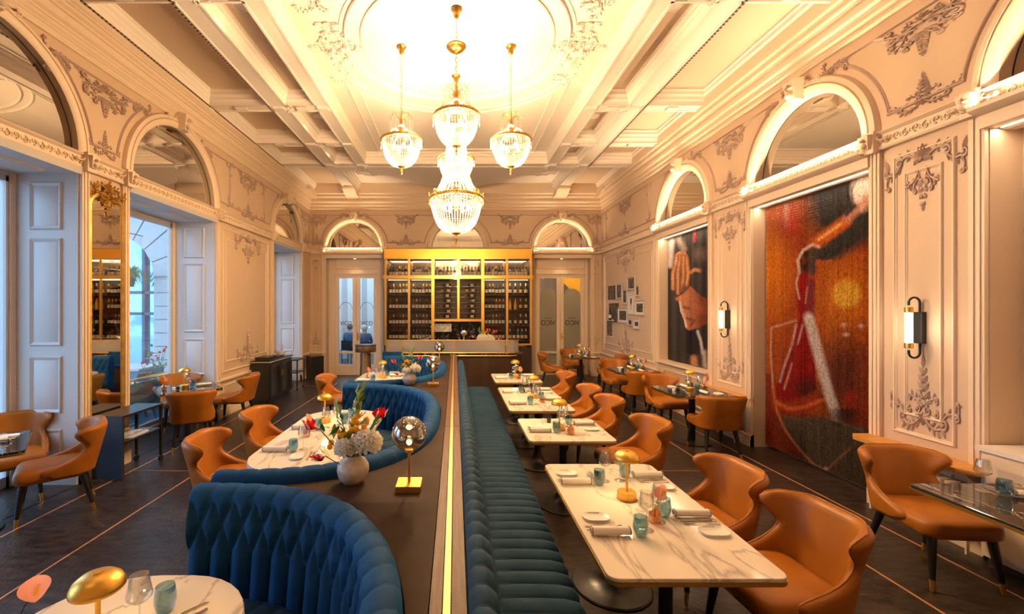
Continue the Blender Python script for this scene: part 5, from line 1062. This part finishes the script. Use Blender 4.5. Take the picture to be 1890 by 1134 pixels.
for bi in range(6):
    MB().box(BXS[bi]+.06,BXS[bi+1]-.06,BYK-.08,BYK-.06,3.25,3.262).build('light_strip', M['led'], cab)
    MB().box(BXS[bi]+.03,BXS[bi+1]-.03,FY-.004,FY+.002,2.83,3.275).build('glass_door', M['cabglass'], cab); MB().box(BXS[bi]+.03,BXS[bi+1]-.03,FY-.004,FY+.002,.97 if bi not in (2,3) else 1.63,2.735).build('glass_door', M['cabglass'], cab)
lamp('AREA', (.08, FY+.18, 3.262), 16, (1,.78,.52), 3.8, (0,0,0), .1, name='cabinet_light'); lamp('AREA', (-1.25, FY+.1, 2.72), 9, (1,.78,.5), 1.1, (0,0,0), .03, name='cabinet_light'); lamp('AREA', (1.4, FY+.1, 2.72), 9, (1,.78,.5), 1.1, (0,0,0), .03, name='cabinet_light')
def mk_bottle(body, cap, lab, kind='wine', labh=(.05,.14)):
    prof = {'wine': [(.034,0),(.037,.006),(.037,.185),(.034,.205),(.017,.235),(.0145,.25),(.0145,.30)], 'champ': [(.042,0),(.045,.006),(.045,.14),(.040,.18),(.022,.235),(.016,.27),(.016,.31)], 'spirit': [(.042,0),(.045,.006),(.045,.17),(.040,.19),(.016,.205),(.015,.25),(.018,.255),(.018,.28)]}[kind]
    n = 12; b = MB().lathe(prof, n, mi=0); R = prof[1][0]+.0008; zt = prof[-1][1]
    b.lathe([(R,labh[0]),(R,labh[1])], n, mi=1, cap=False); rc = prof[-1][0]+.001; b.lathe([(rc+.003 if kind != 'champ' else rc+.006, zt-(.065 if kind != 'champ' else .10)),(rc,zt-.004),(rc,zt+.001),(.003,zt+.002)], n, mi=2)
    return b.mesh('wine_bottle', [M[body], M[lab], M[cap]], 50)
BM = {'dw': mk_bottle('fluid','black','paper'), 'dr': mk_bottle('fluid','foil','paper'), 'dg': mk_bottle('fluid','foilg','paper',labh=(.06,.15)), 'rr': mk_bottle('winefill','foil','paper'), 'ro': mk_bottle('fluidb','foilg','paper'), 'ch': mk_bottle('fluid','foilg','foilg','champ'), 'cp': mk_bottle('fluid','silver','paper','champ'), 'or': mk_bottle('orangeb','orangeb','foilg','champ'), 'sp': mk_bottle('clearb','black','paper','spirit'), 'sb': mk_bottle('fluidb','black','paper','spirit'), 'sd': mk_bottle('fluid','silver','paper','spirit')}
RB = random.Random(11)
COLN = ['leftmost','second','third','fourth','fifth','rightmost']; ROWN = ['top','second','third','lowest']
KN = {'dw':'black-capped dark wine','dr':'red-capped dark wine','dg':'gold-capped dark wine','rr':'red-capped red wine','ro':'gold-capped brown wine','ch':'gold-foiled champagne','cp':'silver-capped champagne','or':'orange-wrapped champagne','sp':'pale spirit','sb':'brown spirit','sd':'dark spirit'}
ORD = ['first','second','third','fourth','fifth','sixth','seventh']
def bottle(k, loc, label, group, rot=(0,0,0)): link(BM[k], 'wine_bottle' if k[0] != 's' else 'spirit_bottle', None, loc, rot, label=label, cat='bottle', group=group)
for bi in range(6):
    x0, x1 = BXS[bi]+.06, BXS[bi+1]-.06; g = 'bottles in the %s upper compartment of the bar cabinet' % COLN[bi]
    for i in range(6): k_ = RB.choice(['sp','sb','sd','dw','sp','dg']); bottle(k_, (x0+.045+(x1-x0-.09)*i/5, FY+.16+RB.uniform(0,.05), 2.80), '%s bottle, %s from the left in the %s upper compartment of the cabinet' % (KN[k_], ORD[i], COLN[bi]), g, (0,0,RB.uniform(0,6)))
for bi in (0,1,4):
    x0, x1 = BXS[bi]+.07, BXS[bi+1]-.05
    for r, z in enumerate(SH):
        for i in range(6):
            k_ = {0:['dg','ro','dw'],1:['ro','dw','dr'],2:['dr','ro','dw','rr'],3:['dw','dr']}[r][RB.randrange(2 if r == 3 else 3)]; bottle(k_, (x0+.035+(x1-x0-.07)*i/5, FY+.15+RB.uniform(0,.03), z), '%s bottle, %s from the left on %s shelf of the %s lower bay' % (KN[k_], ORD[i], ROWN[r], {0:'leftmost',1:'second',4:'fifth'}[bi]), 'wine bottles on the %s shelf, %s bay' % (ROWN[r], COLN[bi]), (0,0,RB.uniform(0,6)))
for r, (z, ks) in enumerate(zip(SH, (('cp','cp','ch','cp'),('or','or','ch','cp'),('dw','dw','ch','cp'),('cp','dw','cp','cp','cp')))):
    for i, kk in enumerate(ks): bottle(kk, (BXS[5]+.10+i*(.44/(len(ks)-1)), FY+.16, z), '%s bottle, %s from the left on the %s shelf of the rightmost bay' % (KN[kk], ORD[i], ROWN[r]), 'champagne bottles on the %s shelf, rightmost bay' % ROWN[r], (0,0,RB.uniform(0,6)))
for bi in (2,3):
    for r in range(7):
        z = 1.70+r*.145; MB().box(BXS[bi]+.05,BXS[bi+1]-.04,FY+.14,FY+.146,z-.045,z-.04).build('rack_wire', M['steel'], cab)
        bottle(['dr','dw','rr','dw','rr','ro','dw'][r], ((BXS[bi]+BXS[bi+1])/2+(.17 if r % 2 else .14), FY+.16, z), 'wine bottle lying %s from the bottom behind the %s middle glass door' % (ORD[r], 'left' if bi == 2 else 'right'), 'lying bottles in the %s middle door' % ('left' if bi == 2 else 'right'), (0,-PI/2,0))
bottle('dw', (XR-.07, F*XR/(1131-CX), 1.622), 'dark bottle on the little wall ledge among the picture frames', None)
# ---- tall brass pedestal table and a bar stool
pd = thing('pedestal_table', 'tall conical brass pedestal with a dark round top, left of the bar', 'table', (-1.92, 9.30, 0)); MB().lathe([(.165,0),(.165,.01),(.155,.03),(.10,.98),(.10,1.0)], 28).build('cone', M['bronze'] if 'bronze' in M else M['brownsilk'], pd); MB().lathe([(.10,1.0),(.215,1.0),(.22,1.01),(.22,1.13),(.21,1.14)], 32).build('drum', M['brownsilk'], pd); MB().lathe([(.224,1.14),(.224,1.158),(.004,1.16)], 32).build('top', M['black'], pd)
st = thing('bar_stool', 'blue bar stool beside the left end of the bar', 'stool', (-1.30, 9.12, 0)); MB().prism(rrect(-.2,.2,-.2,.2,.08,5), .70, .78, 0, .02).build('seat', M['velvet'], st)
for sx in (-1,1):
    for sy in (-1,1): MB().tube([(sx*.14,sy*.14,.70),(sx*.19,sy*.19,0)], .014, 6).build('leg', M['leg'], st)
MB().grid(lambda u, v: ((u-.5)*.40, -.19+.05*abs(u-.5)*2-.03*v, .78+v*.26), 8, 4).build('backrest', M['velvet'], st)
# ================================================================ BACK DOORS
def text_mesh(s, size, depth=.004):
    c = bpy.data.curves.new('t', 'FONT'); c.body = s; c.size = size; c.extrude = depth; c.align_x = 'CENTER'; o = bpy.data.objects.new('t', c); COL.objects.link(o); bpy.context.view_layer.update()
    me = bpy.data.meshes.new_from_object(o.evaluated_get(bpy.context.evaluated_depsgraph_get())); bpy.data.objects.remove(o); me.materials.clear(); me.materials.append(M['lettering']); return me
VICO = text_mesh('VICO', .215)
def door(n, uc, lw, frosted):
    d = thing('door_%d' % n, None, None); d['kind'] = 'structure'; Y = YB+.22; hw = .80
    MB().box(uc-hw,uc+hw,Y-.03,Y+.09,2.98,3.49).build('transom_panel', M['cream'], d)
    WD = lambda u, v, q: (u, Y-.03-q, v); moulding(WD, rectp(uc-lw/2, uc+lw/2, 3.06, 3.40), d)
    for s in (-1, 1): MB().box(uc+s*lw/2 if s > 0 else uc-hw, uc+hw if s > 0 else uc-lw/2, Y-.04, Y+.09, 0, 3.0).build('jamb', M['cream'], d); moulding(WD, rectp(uc+s*(lw/2+hw)/2-.035, uc+s*(lw/2+hw)/2+.035, .2, 2.9), d, k=.6)
    MB().box(uc-lw/2-.02,uc+lw/2+.02,Y-.07,Y,2.92,2.98).build('head_trim', M['cream'], d)
    for s in (-1, 1):
        L = thing('door_leaf', None, None); L.parent = d; L.location = (uc+s*lw/4, Y, 0); w = lw/4-.004; gw = w-.10
        b = MB(); b.box(-w,-gw,-.03,.03,0,2.92); b.box(gw,w,-.03,.03,0,2.92); b.box(-gw,gw,-.03,.03,0,.30); b.box(-gw,gw,-.03,.03,2.80,2.92); b.box(-gw,gw,-.03,.03,.62,.68); b.build('stile_frame', M['cream'], L)
        moulding(lambda u, v, q: (u, -.03-q, v), rectp(-gw+.01, gw-.01, .06, .26), L, k=.7)
        if frosted:
            MB().box(-gw,gw,-.004,.004,.30,.62).build('pane', M['frost'], L); MB().box(-gw,gw,-.004,.004,.68,2.80).build('pane', M['pane'], L)
            pa = [(-gw+.01,.69),(gw-.01,.69)]+[((gw-.01)*math.cos(a), 2.30+(gw-.05)*math.sin(a)*1.0) for a in [i*PI/14 for i in range(15)]]; MB().loft([[(x,-.012,z) for x,z in pa],[(x,-.006,z) for x,z in pa]]).build('frosted_film', M['frost'], L, 30)
        else:
            MB().box(-gw,gw,-.004,.004,.30,.62).build('pane', M['pane'], L); MB().box(-gw,gw,-.004,.004,.68,2.80).build('pane', M['pane'], L)
            MB().tube([((gw-.02)*math.cos(a), -.008, 1.90+(gw-.0)*math.sin(a)) for a in [i*PI/16 for i in range(17)]], .006, 4).build('arch_line', M['lettering'], L)
        link(VICO, 'lettering', L, (0,-.020,1.44), (PI/2,0,0), ((-1 if frosted else 1)*min(1, gw/.30), min(1, gw/.26), 1))
        if frosted: MB().box(-.10,.10,-.018,-.014,1.64,1.652).build('lettering_line', M['lettering'], L)
        if s > 0:
            MB().box(-w+.02,-w+.06,-.045,-.03,1.0,1.22).build('handle_plate', M['gold'], L); MB().tube([(-w+.04,-.03,1.12),(-w+.04,-.08,1.12),(-w+.14,-.085,1.12)], .010, 6).build('handle', M['gold'], L)
    lamp('SPOT', (uc, YB-.02, 3.34), P_DOOR, (1,.74,.42), .02, (-.10,0,0), angle=1.9, name='door_spot'); MB().lathe([(.035,0),(.035,.01)], 14, uc, YB+.02, 3.335).build('spot_lamp', M['led'], d)
door(1, -2.86, 1.22, False); door(2, 3.04, 1.40, True)
# halls behind the doors
def shell_box(name, x0, x1, y0, y1, z0, z1, m, kind='structure'): return MB().box(x0,x1,y0,y1,z0,z1).build(name, M[m], None, kind=kind)
shell_box('floor_hall', -6.5, 6.5, YB+.4, 20, -.1, -.002, 'floor'); shell_box('wall_hall_back', -6.5, 6.5, 19.8, 20, 0, 4.4, 'sunroom')
shell_box('wall_hall_middle', -2.45, -2.25, 13.2, 20, 0, 4.4, 'sunroom'); shell_box('wall_hall_right', 4.6, 4.8, 12.6, 20, 0, 4.4, 'sunroom'); shell_box('wall_hall_left', -6.5, -6.3, 12.6, 20, 0, 4.4, 'sunroom'); shell_box('ceiling_hall', -2.45, 4.8, 12.7, 20, 4.4, 4.5, 'sunroom')
for i, x in enumerate((-4.9,-4.2,-3.55)): MB().box(x-.09,x+.09,15.9+i*.5,16.05+i*.5,0,4.4).build('pillar_hall' if not i else 'pillar_hall.%03d' % i, M['white'], None, kind='structure')
yb = thing('yellow_wall_panel', 'yellow lit wall panel seen through the top of the right frosted door', 'panel', (3.75, 14.2, 2.0)); MB().box(-.35,.5,0,.05,-.3,1.4).build('board', M['yellowp'] if 'yellowp' in M else M['yellow'], yb); MB().loft([[(-.3,-.03,-.2),(.35,-.03,-.2),(.25,-.03,.35),(.0,-.03,.55),(-.25,-.03,.8)],[(-.3,0,-.2),(.35,0,-.2),(.25,0,.35),(.0,0,.55),(-.25,0,.8)]]).build('dark_motif', M['photo'], yb)
lamp('POINT', (3.4, 13.4, 3.8), 60, (1,.75,.45), .1, name='hall_light'); lamp('POINT', (1.9, 14, 3.6), 30, (1,.7,.5), .1, name='hall_light')
sc_ = thing('blue_screen', 'small blue framed poster on the wall beyond the left glass door', 'poster', (-2.46, 15.2, 1.75)); MB().box(-.02,0,-.35,.35,-.2,.25).build('sheet', M['bluepanel'], sc_)
def person(x, y, rz, label, hair):
    names = dict(pel=(0,0,.52), wst=(0,-.02,.72), chs=(0,-.01,.92), nck=(0,.01,1.08), hd=(0,.04,1.20), hd2=(0,.05,1.28), sl=(-.18,-.01,1.01), el=(-.25,.06,.76), hl=(-.12,.30,.74), sr=(.18,-.01,1.01), er=(.25,.06,.76), hr=(.12,.30,.74), kl=(-.11,.42,.50), al=(-.11,.42,.10), fl=(-.11,.56,.05), kr=(.11,.42,.50), ar=(.11,.42,.10), fr=(.11,.56,.05), pl_=(-.1,.02,.5), pr=(.1,.02,.5))
    rad = dict(pel=.15, wst=.14, chs=.16, nck=.06, hd=.085, hd2=.085, sl=.075, el=.05, hl=.04, sr=.075, er=.05, hr=.04, kl=.065, al=.045, fl=.04, kr=.065, ar=.045, fr=.04, pl_=.09, pr=.09)
    E = 'pel wst,wst chs,chs nck,nck hd,hd hd2,chs sl,sl el,el hl,chs sr,sr er,er hr,pel pl_,pl_ kl,kl al,al fl,pel pr,pr kr,kr ar,ar fr'; ks = list(names)
    me = bpy.data.meshes.new('p'); me.from_pydata([names[k] for k in ks], [tuple(ks.index(q) for q in e.split()) for e in E.split(',')], [])
    o = bpy.data.objects.new('p', me); COL.objects.link(o); o.modifiers.new('s', 'SKIN'); sv = me.skin_vertices[0].data
    for i, k_ in enumerate(ks): sv[i].radius = (rad[k_], rad[k_]*(.75 if k_ in ('wst','chs','pel') else 1)); sv[i].use_root = (k_ == 'pel')
    o.modifiers.new('b', 'SUBSURF').levels = 1; bpy.context.view_layer.update(); m2 = bpy.data.meshes.new_from_object(o.evaluated_get(bpy.context.evaluated_depsgraph_get())); bpy.data.objects.remove(o)
    m2.name = 'person'; m2.materials.clear(); [m2.materials.append(M[q]) for q in ('jacket','leg','skin')]
    for f in m2.polygons: z = f.center.z; yy = f.center.y; f.material_index = 2 if z > 1.07 or (yy > .24 and z > .66) else (1 if z < .60 else 0); f.use_smooth = True
    p = thing('person', label, 'person', (x, y, 0), rz); link(m2, 'body', p); MB().sphere((0,.02,1.27), .108, 14, 10, sc=(1,1.05,1)).xf(lambda a, b, c: (a, b if b < .07 else .07+(b-.07)*.2, max(c, 1.16))).build('hair', M[hair], p, 80)
    for s in (-1, 1): MB().sphere((s*.033,.135,1.245), .011, 6, 5).build('eye', M['black'], p)
    MB().loft([[(-.014,.125,1.20),(.014,.125,1.20),(0,.125,1.25)],[(-.004,.16,1.205),(.004,.16,1.205),(0,.135,1.25)]]).build('nose', M['skin'], p)
    c = thing('cafe_chair', 'dark cafe chair under the '+label.split(' in a')[0], 'chair', (x, y, 0), rz); MB().prism(rrect(-.21,.21,-.2,.22,.05,4), .36, .40, 0, .005).build('seat', M['leg'], c); MB().box(-.2,.2,-.235,-.21,.46,.80).build('backrest', M['leg'], c)
    for sx in (-1,1):
        for sy, h in ((-1,.80),(1,.37)): MB().tube([(sx*.18,sy*.2-.01,0),(sx*.18,sy*.2-.02,h)], .014, 6).build('leg', M['leg'], c)
person(-3.05, 14.6, .25, 'person with grey hair in a blue jacket seated beyond the glass door', 'greyhair'); person(-3.72, 15.3, -.3, 'person with dark hair in a blue jacket seated behind the left door leaf', 'hair')
# ================================================================ LEFT SIDE FURNITURE
mr = thing('wall_mirror', 'tall narrow gilt mirror with carved crest between the two windows', 'mirror', (XL, 5.14, 0)); LM = lambda u, v, n: (n, u, v)
mp = [(-.24,.62),(.24,.62),(.24,3.12)]+[(.24*math.cos(a), 3.12+.15*math.sin(a)) for a in [i*PI/10 for i in range(1,10)]]+[(-.24,3.12)]
MB().loft([[(a,b,.01) for a,b in mp],[(a,b,.02) for a,b in mp]]).xf(LM).build('mirror_glass', M['mirror'], mr, 30)
MB().sweep(mp, [(.02,.0),(.02,.025),(.0,.045),(-.03,.04),(-.045,.02),(-.045,0)], True).xf(LM).build('frame', M['gilt'], mr)
o = link(ORNME['crest'].copy(), 'crest', mr, (0,0,0)); o.data.materials[0] = M['gilt']; o.matrix_local = frame_matrix(LM, 0, 3.30, .03, 0, .52, .62, .9)
o = link(ORNME['base'].copy(), 'crest', mr, (0,0,0)); o.data.materials[0] = M['gilt']; o.matrix_local = frame_matrix(LM, 0, 3.24, .05, 0, .40, .35, .9)
cn = thing('sideboard', 'black lacquered sideboard with brass knobs and stone top against the left wall', 'sideboard', (XL+.06, 9.28, 0))
MB().box(0,.36,-.57,.57,.07,.84).build('body', M['black'], cn); MB().box(0,.39,-.60,.60,.84,.862).build('worktop', M['china'], cn); MB().box(0,.40,-.61,.61,.862,.874).build('top_plate', M['black'], cn); MB().box(.02,.33,-.54,.54,0,.07).build('plinth', M['black'], cn)
for i in range(2):
    y0 = -.55+i*.555; q = MB(); F2 = lambda u, v, n: (.36+n, u, v); q.loft([[(y0,.10,0),(y0+.54,.10,0),(y0+.54,.81,0),(y0,.81,0)],[(y0,.10,.018),(y0+.54,.10,.018),(y0+.54,.81,.018),(y0,.81,.018)],[(y0+.07,.17,.018),(y0+.47,.17,.018),(y0+.47,.74,.018),(y0+.07,.74,.018)],[(y0+.085,.185,.006),(y0+.455,.185,.006),(y0+.455,.725,.006),(y0+.085,.725,.006)]]); d = q.xf(F2).build('door', M['black'], cn)
    kx = -.04 if i == 0 else .04; MB().box(.38,.40,kx-.012,kx+.012,.50,.62).build('knob', M['gold'], d)
MB().box(0,.26,-.22,.18,0,.07).build('cutlery_box', M['black'], None, loc=(XL+.12, 8.95, .874), label='flat black box on the near end of the black sideboard', cat='box')
MB().box(0,.22,-.18,.18,0,.03).build('serving_tray', M['leg'], None, loc=(XL+.14, 9.42, .874), label='low black tray on the black sideboard', cat='tray')
MB().lathe([(.06,0),(.085,.01),(.095,.09),(.09,.095),(.08,.02),(.004,.015)], 20).build('planter_bowl', M['white'], None, loc=(XL+.24, 9.72, .874), label='white bowl holding a twig on the black sideboard', cat='bowl')
tw = thing('twig_sprig', 'reddish dry twig sprig standing in the white bowl', 'plant', (XL+.24, 9.72, .89)); [MB().tube(bez((0,0,0), (R_.uniform(-.06,.1),R_.uniform(-.06,.06),R_.uniform(.18,.3)), (.02,0,0)), .004, 5).build('twig', M['pinkf'], tw) for _ in range(5)]
def trolley(name, label, x, y, L, panel):
    t = thing('serving_trolley', label, 'trolley', (x, y, 0)); w = .17
    MB().box(-w,w,0 if panel else 0,L,.70,.725).build('top_shelf', M['black'], t); MB().box(-w+.01,w-.01,.03,L-.01,.40,.42).build('lower_shelf', M['black'], t)
    if panel: MB().box(-w,w,0,.03,.012,.70).build('side_panel', M['navy'], t)
    for sx in (-1,1):
        for yy in ((L-.02,) if panel else (.02, L-.02)): MB().box(sx*(w-.015)-.013,sx*(w-.015)+.013,yy-.013,yy+.013,.075,.70).build('post', M['black'], t); c = MB().tube([(sx*(w-.015)-.012,yy,.035),(sx*(w-.015)+.012,yy,.035)], .035, 14).build('caster', M['leg'], t)
        MB().tube([(sx*(w-.01),.03,.48),(sx*(w-.01),L-.02,.48)], .006, 6).build('guard_rail', M['steel'], t)
    return t
trolley('t', 'dark navy serving trolley with open shelf on casters in front of the gilt mirror', -3.91, 4.87, .68, True)
MB().prism(rrect(-.12,.12,-.2,.2,.1,6), 0, .012, 0, .003).build('serving_platter', M['china'], None, loc=(-3.90, 5.22, .42), label='white oval platter on the lower shelf of the navy trolley', cat='platter')
trolley('t', 'black serving trolley beyond the black sideboard', -3.86, 10.15, .5, False)
bx = thing('heater_box', 'black square heater box standing in the left back corner', 'box', (-3.86, 11.95, 0), PI/4); MB().box(-.17,.17,-.17,.17,0,.60).build('body', M['black'], bx); MB().box(-.18,.18,-.18,.18,.60,.615).build('lid', M['leg'], bx)
ds = thing('glass_display', 'small glass display box with brass corners in the far left window', 'display case', (-4.45, 10.9, .64)); MB().box(-.35,.25,-.3,.3,0,.006).build('pane', M['glass'], ds); MB().box(-.35,.25,-.3,.3,.20,.206).build('pane', M['glass'], ds); [MB().box(x-.006,x+.006,y-.006,y+.006,0,.206).build('corner_post', M['gold'], ds) for x in (-.34,.24) for y in (-.29,.29)]; MB().box(-.40,.28,-.5,.5,-.04,-.002).build('sill_board', M['white'], ds); MB().box(-.35,.2,-.4,.4,-.64,-.04).build('base', M['white'], ds)
# ================================================================ OUTSIDE THE WINDOWS
bl = thing('balustrade', 'dark blue panel balustrade with brass rail outside the middle window', 'railing', (-5.12, 6.9, 0)); MB().box(-.03,.03,-1.6,1.8,.05,.74).build('panel', M['bluepanel'], bl); MB().tube([(0,-1.6,.79),(0,1.8,.79)], .022, 8).build('rail', M['gold'], bl); [MB().box(-.02,.02,y-.02,y+.02,0,.79).build('post', M['gold'], bl) for y in (-1.5,0,1.7)]
fc = thing('stone_facade', 'pale stone building wing with a blue framed arched window outside the middle window', 'building', (-9.47, 12.0, 0)); AR, AZ = 1.14, 2.80
b = MB(); b.box(-6,-AR,0,.4,-1,8); b.box(AR,4.2,0,.4,-1,8)
ap = [(AR*math.cos(a), AZ+AR*math.sin(a)) for a in [i*PI/24 for i in range(25)]]
for (x, z), (x2, z2) in zip(ap, ap[1:]): b.add([(x,0,z),(x2,0,z2),(x2,0,8),(x,0,8),(x,.4,z),(x2,.4,z2)], [(0,1,2,3),(0,4,5,1)])
b.build('wall', M['stone'], fc)
for i in range(9):
    a0, a1 = i*PI/9+.012, (i+1)*PI/9-.012; k0, k1 = AR+.02, AR+1.0; q = [(r*math.cos(a), AZ+r*math.sin(a)) for r, a in ((k0,a0),(k1,a0),(k1,a1),(k0,a1))]; MB().loft([[(x,-.0,z) for x,z in q],[(x,-.05,z) for x,z in q]]).build('voussoir', M['stone'], fc)
for i in range(9):
    z0 = -.6+i*.37
    for s in (-1, 1): MB().box(min(s*(AR+.02),s*(AR+.9+.25*(i%2))), max(s*(AR+.02),s*(AR+.9+.25*(i%2))), -.05, 0, z0+.01, z0+.355).build('stone_block', M['stone'], fc)
fw = MB(); fw.box(.76,.84,.05,.15,-.5,AZ+.80); fw.box(-.84,-.76,.05,.15,-.5,AZ+.80); fw.box(-.04,.04,.05,.15,-.5,AZ+AR); fw.box(-AR,AR,.05,.15,2.33,2.41); fw.box(-AR,AR,.05,.15,1.74,1.82); fw.box(-AR,AR,.05,.15,-.5,-.35); fw.build('window_frame', M['blueframe'], fc)
M['skyglass'] = mat('painted_sky_reflection', (.30,.62,.74), .06, .85, noise=(1.6,(.10,.25,.30),.48,.62,(1,1,1)))  # sky reflection painted into the pane colour as cyan with darker patches
MB().box(-AR,AR,.16,.17,-.5,AZ+AR).build('pane', M['skyglass'], fc)
fn = thing('hanging_fern', 'green fern hanging in front of the arched window outside', 'plant', (-8.62, 11.4, 2.72)); fr = MB()
for i in range(170):
    a = i*2.4; L = R_.uniform(.25,.6); d = Vector((math.cos(a), math.sin(a), 0)); h = R_.uniform(.05,.38); q = d*L*.6+Vector((0,0,h)); petal(fr, d*.03, q, .014); petal(fr, q, d*L+Vector((0,0,h-R_.uniform(.1,.4))), .014)
fr.build('fronds', M['leaf'], fn, 80); MB().lathe([(.14,-.22),(.19,-.02),(.17,0),(.004,-.02)], 18).build('basket', M['black'], fn); MB().tube([(0,0,-.05),(0,0,1.2)], .006, 5).build('hanger', M['black'], fn); MB().tube([(0,0,1.2),(0,.62,1.2)], .012, 5).build('bracket', M['black'], fn)
ot = thing('terrace_table', 'blue terrace table outside the middle window', 'table', (-6.35, 8.35, 0)); MB().box(-.75,.55,-.4,.4,.78,.82).build('table_top', M['stone'], ot); MB().box(-.7,.5,-.36,.36,.0,.78).build('base', M['bluepanel'], ot)
put('bud', mk_bud, (-6.5, 8.1, .82), 0, 'amber bottle on the blue terrace table outside', 'amber bud vases')
rf = thing('red_flowering_plant', 'red flowering plant at the window edge outside', 'plant', (-5.55, 8.05, 0)); MB().lathe([(.13,0),(.17,.34),(.15,.35)], 18).build('planter', M['bluepanel'], rf); lf = MB(); pf = MB()
for i in range(70):
    v = Vector((R_.uniform(-.17,.17), R_.uniform(-.17,.17), R_.uniform(.4,1.25))); petal(lf if i % 3 else pf, v, v+Vector((R_.uniform(-.09,.09),R_.uniform(-.09,.09),R_.uniform(-.04,.10))), .03)
    if i % 6 == 0: lf.tube([(0,0,.3), v], .005, 4)
lf.build('leaves', M['leaf'], rf, 80); pf.build('blossoms', M['red'], rf, 80)
MB().box(-30,-4.9,-8,30,-.25,-.10).build('terrace_ground', M['stone'], None, kind='structure')
